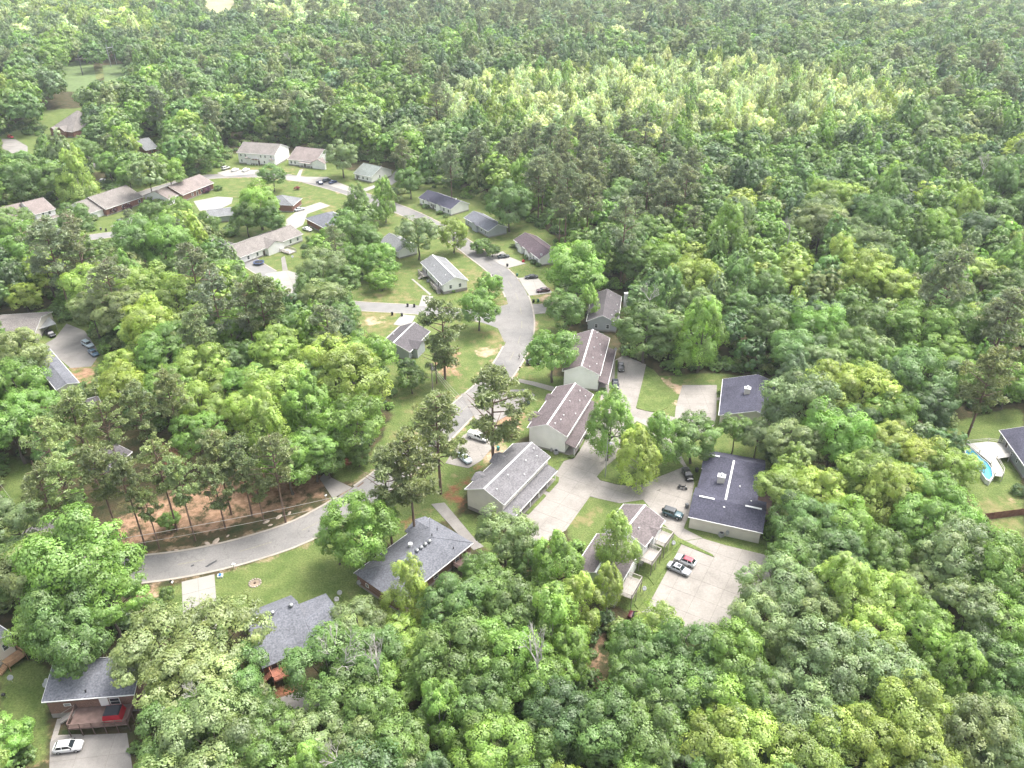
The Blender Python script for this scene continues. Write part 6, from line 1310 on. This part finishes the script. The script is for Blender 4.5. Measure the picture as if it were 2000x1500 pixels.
for i in range(80000):
    # even over the ground the camera sees
    y = 55 + trng.random() * 1330; half = 0.68 * (y * CT + CAM_H * ST) + 18
    if trng.random() > half / 1100 and y < 400: pass
    x = trng.uniform(-half, half); big = y > 330
    if trng.random() > half / 900 + (.0 if y > 420 else .15): continue
    Rr = trng.uniform(5.8, 10.5) if y > 420 else trng.uniform(4.6, 9.0) if y > 260 else trng.uniform(3.8, 7.2)
    hc = (5.5 + 1.75 * Rr) * .62; u, v = Q((x, y, hc))
    if v < -60 or v > 1580 or u < -110 or u > 2110: continue
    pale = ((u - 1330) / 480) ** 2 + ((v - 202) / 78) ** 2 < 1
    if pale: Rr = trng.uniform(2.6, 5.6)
    if not near_ok(x, y, Rr, .53 if y > 420 else .6) or blocked((x, y), Rr, hc): continue
    if any((x - a) ** 2 + (y - b_) ** 2 < 64 for a, b_ in BUILT): continue
    put(x, y, Rr); cand.append((x, y, Rr, hc, u, v, pale))
cand.sort(key=lambda c: -c[2] / depth((c[0], c[1], c[3])))
nb = sum(1 for t_ in TREES if t_[2] == 'tree'); np_ = sum(1 for t_ in TREES if t_[2] == 'pine'); far = []
for c in cand:
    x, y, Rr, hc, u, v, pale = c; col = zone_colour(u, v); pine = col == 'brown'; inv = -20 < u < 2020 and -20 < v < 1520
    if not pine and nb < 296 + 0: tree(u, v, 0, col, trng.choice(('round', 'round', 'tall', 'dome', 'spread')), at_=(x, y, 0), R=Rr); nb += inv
    elif pine and np_ < 150: tree(u, v, 0, col, 'pine', at_=(x, y, 0), R=Rr * .8); np_ += inv
    else: far.append((x, y, Rr, hc, col, pale, pine))
print("tris", {k: len(v[0].polygons) for k, v in CROWNS.items()}, len(PINES[0][0].polygons)); print("trees", nb, np_, "far", len(far))

# far wood: one object, scattered crowns
FARC = bpy.data.collections.new("far_crowns")
fm = [crown_mesh("far_crown_%d" % i, 900 + i, sh, 17, 14, 22, .085, LEAFI, 1.2) for i, sh in enumerate(("round", "round", "tall", "dome", "round"))] + [crown_mesh("far_crown_5", 950, "cone", 16, 12, 20, .085, LEAFI, 1.15), pine_mesh("far_crown_6", 960, 7, 20, .1, LEAFI)[0], pine_mesh("far_crown_7", 961, 7, 20, .1, LEAFI)[0]]
for i, m_ in enumerate(fm): FARC.objects.link(bpy.data.objects.new("far_crown_%d" % i, m_))
TRK = MB(); TRK.tube([(0, 0, -3.2), (0, 0, .6)], [.05, .03], 5); to = bpy.data.objects.new("far_crown_8", TRK.mesh("far_crown_8", PALEB)); FARC.objects.link(to)
pts, idx, scl, rot, colr = [], [], [], [], []
for x, y, Rr, hc, col, pale, pine in far:
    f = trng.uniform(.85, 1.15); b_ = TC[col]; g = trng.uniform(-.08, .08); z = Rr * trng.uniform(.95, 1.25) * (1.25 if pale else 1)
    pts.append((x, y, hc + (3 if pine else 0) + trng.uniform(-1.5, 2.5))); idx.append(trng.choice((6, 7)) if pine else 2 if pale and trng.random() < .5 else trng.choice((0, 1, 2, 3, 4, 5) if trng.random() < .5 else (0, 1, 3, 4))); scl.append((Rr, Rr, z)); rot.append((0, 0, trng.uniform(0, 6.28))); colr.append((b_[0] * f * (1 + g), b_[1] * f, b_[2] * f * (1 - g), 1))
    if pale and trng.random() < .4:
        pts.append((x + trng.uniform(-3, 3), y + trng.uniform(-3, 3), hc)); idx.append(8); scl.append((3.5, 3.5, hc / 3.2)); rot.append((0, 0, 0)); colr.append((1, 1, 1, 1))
def scatter(name, pts, idx, scl, rot, colr, coll):
    me = bpy.data.meshes.new(name); me.from_pydata(pts, [], [])
    for k, ty, dat, fld in (("idx", 'INT', idx, "value"), ("scl", 'FLOAT_VECTOR', scl, "vector"), ("rot", 'FLOAT_VECTOR', rot, "vector"), ("col", 'FLOAT_COLOR', colr, "color")):
        a = me.attributes.new(k, ty, 'POINT'); a.data.foreach_set(fld, np.array(dat).ravel())
    o = stuff(link(name, me)); ng = bpy.data.node_groups.new(name, 'GeometryNodeTree'); ng.interface.new_socket("Geometry", in_out='INPUT', socket_type='NodeSocketGeometry'); ng.interface.new_socket("Geometry", in_out='OUTPUT', socket_type='NodeSocketGeometry')
    gi, go, ip, ci = (ng.nodes.new(t_) for t_ in ("NodeGroupInput", "NodeGroupOutput", "GeometryNodeInstanceOnPoints", "GeometryNodeCollectionInfo")); ci.inputs[0].default_value = coll; ci.inputs["Separate Children"].default_value = True; ci.inputs["Reset Children"].default_value = True
    def na(nm, ty):
        n_ = ng.nodes.new("GeometryNodeInputNamedAttribute"); n_.data_type = ty; n_.inputs[0].default_value = nm; return n_.outputs[0]
    lk = ng.links.new; lk(gi.outputs[0], ip.inputs["Points"]); lk(ci.outputs[0], ip.inputs["Instance"]); ip.inputs["Pick Instance"].default_value = True
    lk(na("idx", 'INT'), ip.inputs["Instance Index"]); lk(na("scl", 'FLOAT_VECTOR'), ip.inputs["Scale"]); lk(na("rot", 'FLOAT_VECTOR'), ip.inputs["Rotation"]); lk(ip.outputs[0], go.inputs[0])
    md = o.modifiers.new("scatter", 'NODES'); md.node_group = ng; return o
fo = scatter("far_forest", pts, idx, scl, rot, colr, FARC); fo["label"] = "dense mixed forest stretching away behind the houses"
# undergrowth between the trunks
pts, idx, scl, rot, colr = [], [], [], [], []
def in_paved(x, y):
    a, b_ = np.array([x]), np.array([y]); return any(inside(a, b_, poly)[0] for poly in PAVED)
mp_ = [(p.x, p.y) for p in main] + [(p.x, p.y) for p in side]
for i in range(26000):
    y = 55 + trng.random() * 440; half = .68 * (y * CT + CAM_H * ST) + 10; x = trng.uniform(-half, half)
    if trng.random() > half / 400: continue
    u, v = Q((x, y, .5)); ii_, jj = int((v + 50) / 2), int((u + 100) / 2)
    if not (0 <= ii_ < 800 and 0 <= jj < 1100) or CM[ii_, jj]: continue
    if min((x - a) ** 2 + (y - b_) ** 2 for a, b_ in mp_) < 36 or in_paved(x, y) or any((x - a) ** 2 + (y - b_) ** 2 < 90 for a, b_ in BUILT): continue
    s_ = trng.uniform(.8, 2.6); b_ = TC[trng.choice(('dark', 'mid', 'mid', 'bright', 'olive'))]; pts.append((x, y, s_ * .5)); idx.append(trng.choice((0, 1, 3, 4))); scl.append((s_, s_, s_ * .8)); rot.append((0, 0, trng.uniform(0, 6.28))); colr.append((*b_, 1))
ug = scatter("undergrowth", pts, idx, scl, rot, colr, FARC); ug["label"] = "low green undergrowth covering the forest floor"

# ------------------------------------------------------------------ labels of the trees: colour, kind and the nearest thing one can find
RANK = ["nearest", "second nearest", "third nearest", "fourth nearest", "fifth nearest", "sixth nearest", "seventh nearest", "eighth nearest", "ninth nearest", "tenth nearest", "eleventh nearest", "twelfth nearest"] + [q + " nearest" for q in ("thirteenth", "fourteenth", "fifteenth", "sixteenth", "seventeenth", "eighteenth", "nineteenth", "twentieth", "twenty-first", "twenty-second", "twenty-third", "twenty-fourth", "twenty-fifth", "twenty-sixth")]
LM = [(n_, Q((p.x, p.y, 2)), p) for n_, p in LANDMARKS]; LM = [l for l in LM if -20 < l[1][0] < 2020]
buckets = {}
for r, col, kind, p, Rr, note in TREES:
    u, v = Q(p); best = min(LM, key=lambda l: (l[1][0] - u) ** 2 + (1.3 * (l[1][1] - v)) ** 2); du, dv = u - best[1][0], (v - best[1][1]) * 1.3
    way = ("right of" if du > 0 else "left of") if abs(du) > abs(dv) else ("below" if dv > 0 else "above")
    buckets.setdefault((col, kind, way, best[0]), []).append((du * du + dv * dv, r))
for (col, kind, way, lm_), lst in buckets.items():
    lst.sort(key=lambda q: q[0]); kd = "pine" if kind == 'pine' else "tree"
    for i, (_, r) in enumerate(lst):
        if i < len(RANK): r["label"] = (f"{CN[col]} {kd} {way} {lm_}" if len(lst) == 1 else f"{RANK[i]} {CN[col]} {kd} {way} {lm_}")
        else: r["label"] = f"{CN[col]} {kd} farther {way} {lm_}"
        r["group"] = f"{CN[col]} {kd}s {way} {lm_}" if len(lst) > 1 else ("pines of the neighbourhood" if kind == 'pine' else "single trees of the neighbourhood")

# ------------------------------------------------------------------ light summer haze over the whole place
hz_ = MB().box(-1750, 1750, -100, 1750, -1.0, 117.0).mesh("haze", bpy.data.materials.new("haze_air")); hm = hz_.materials[0]; hm.use_nodes = True; ht = hm.node_tree; ht.nodes.clear()
vo = ht.nodes.new("ShaderNodeVolumePrincipled"); ho = ht.nodes.new("ShaderNodeOutputMaterial"); vo.inputs["Color"].default_value = (.86, .93, 1, 1); vo.inputs["Density"].default_value = HAZE; vo.inputs["Density Attribute"].default_value = ""; hm.cycles.homogeneous_volume = True; vo.inputs["Anisotropy"].default_value = .2; ht.links.new(vo.outputs[0], ho.inputs["Volume"])
stuff(link("haze", hz_))
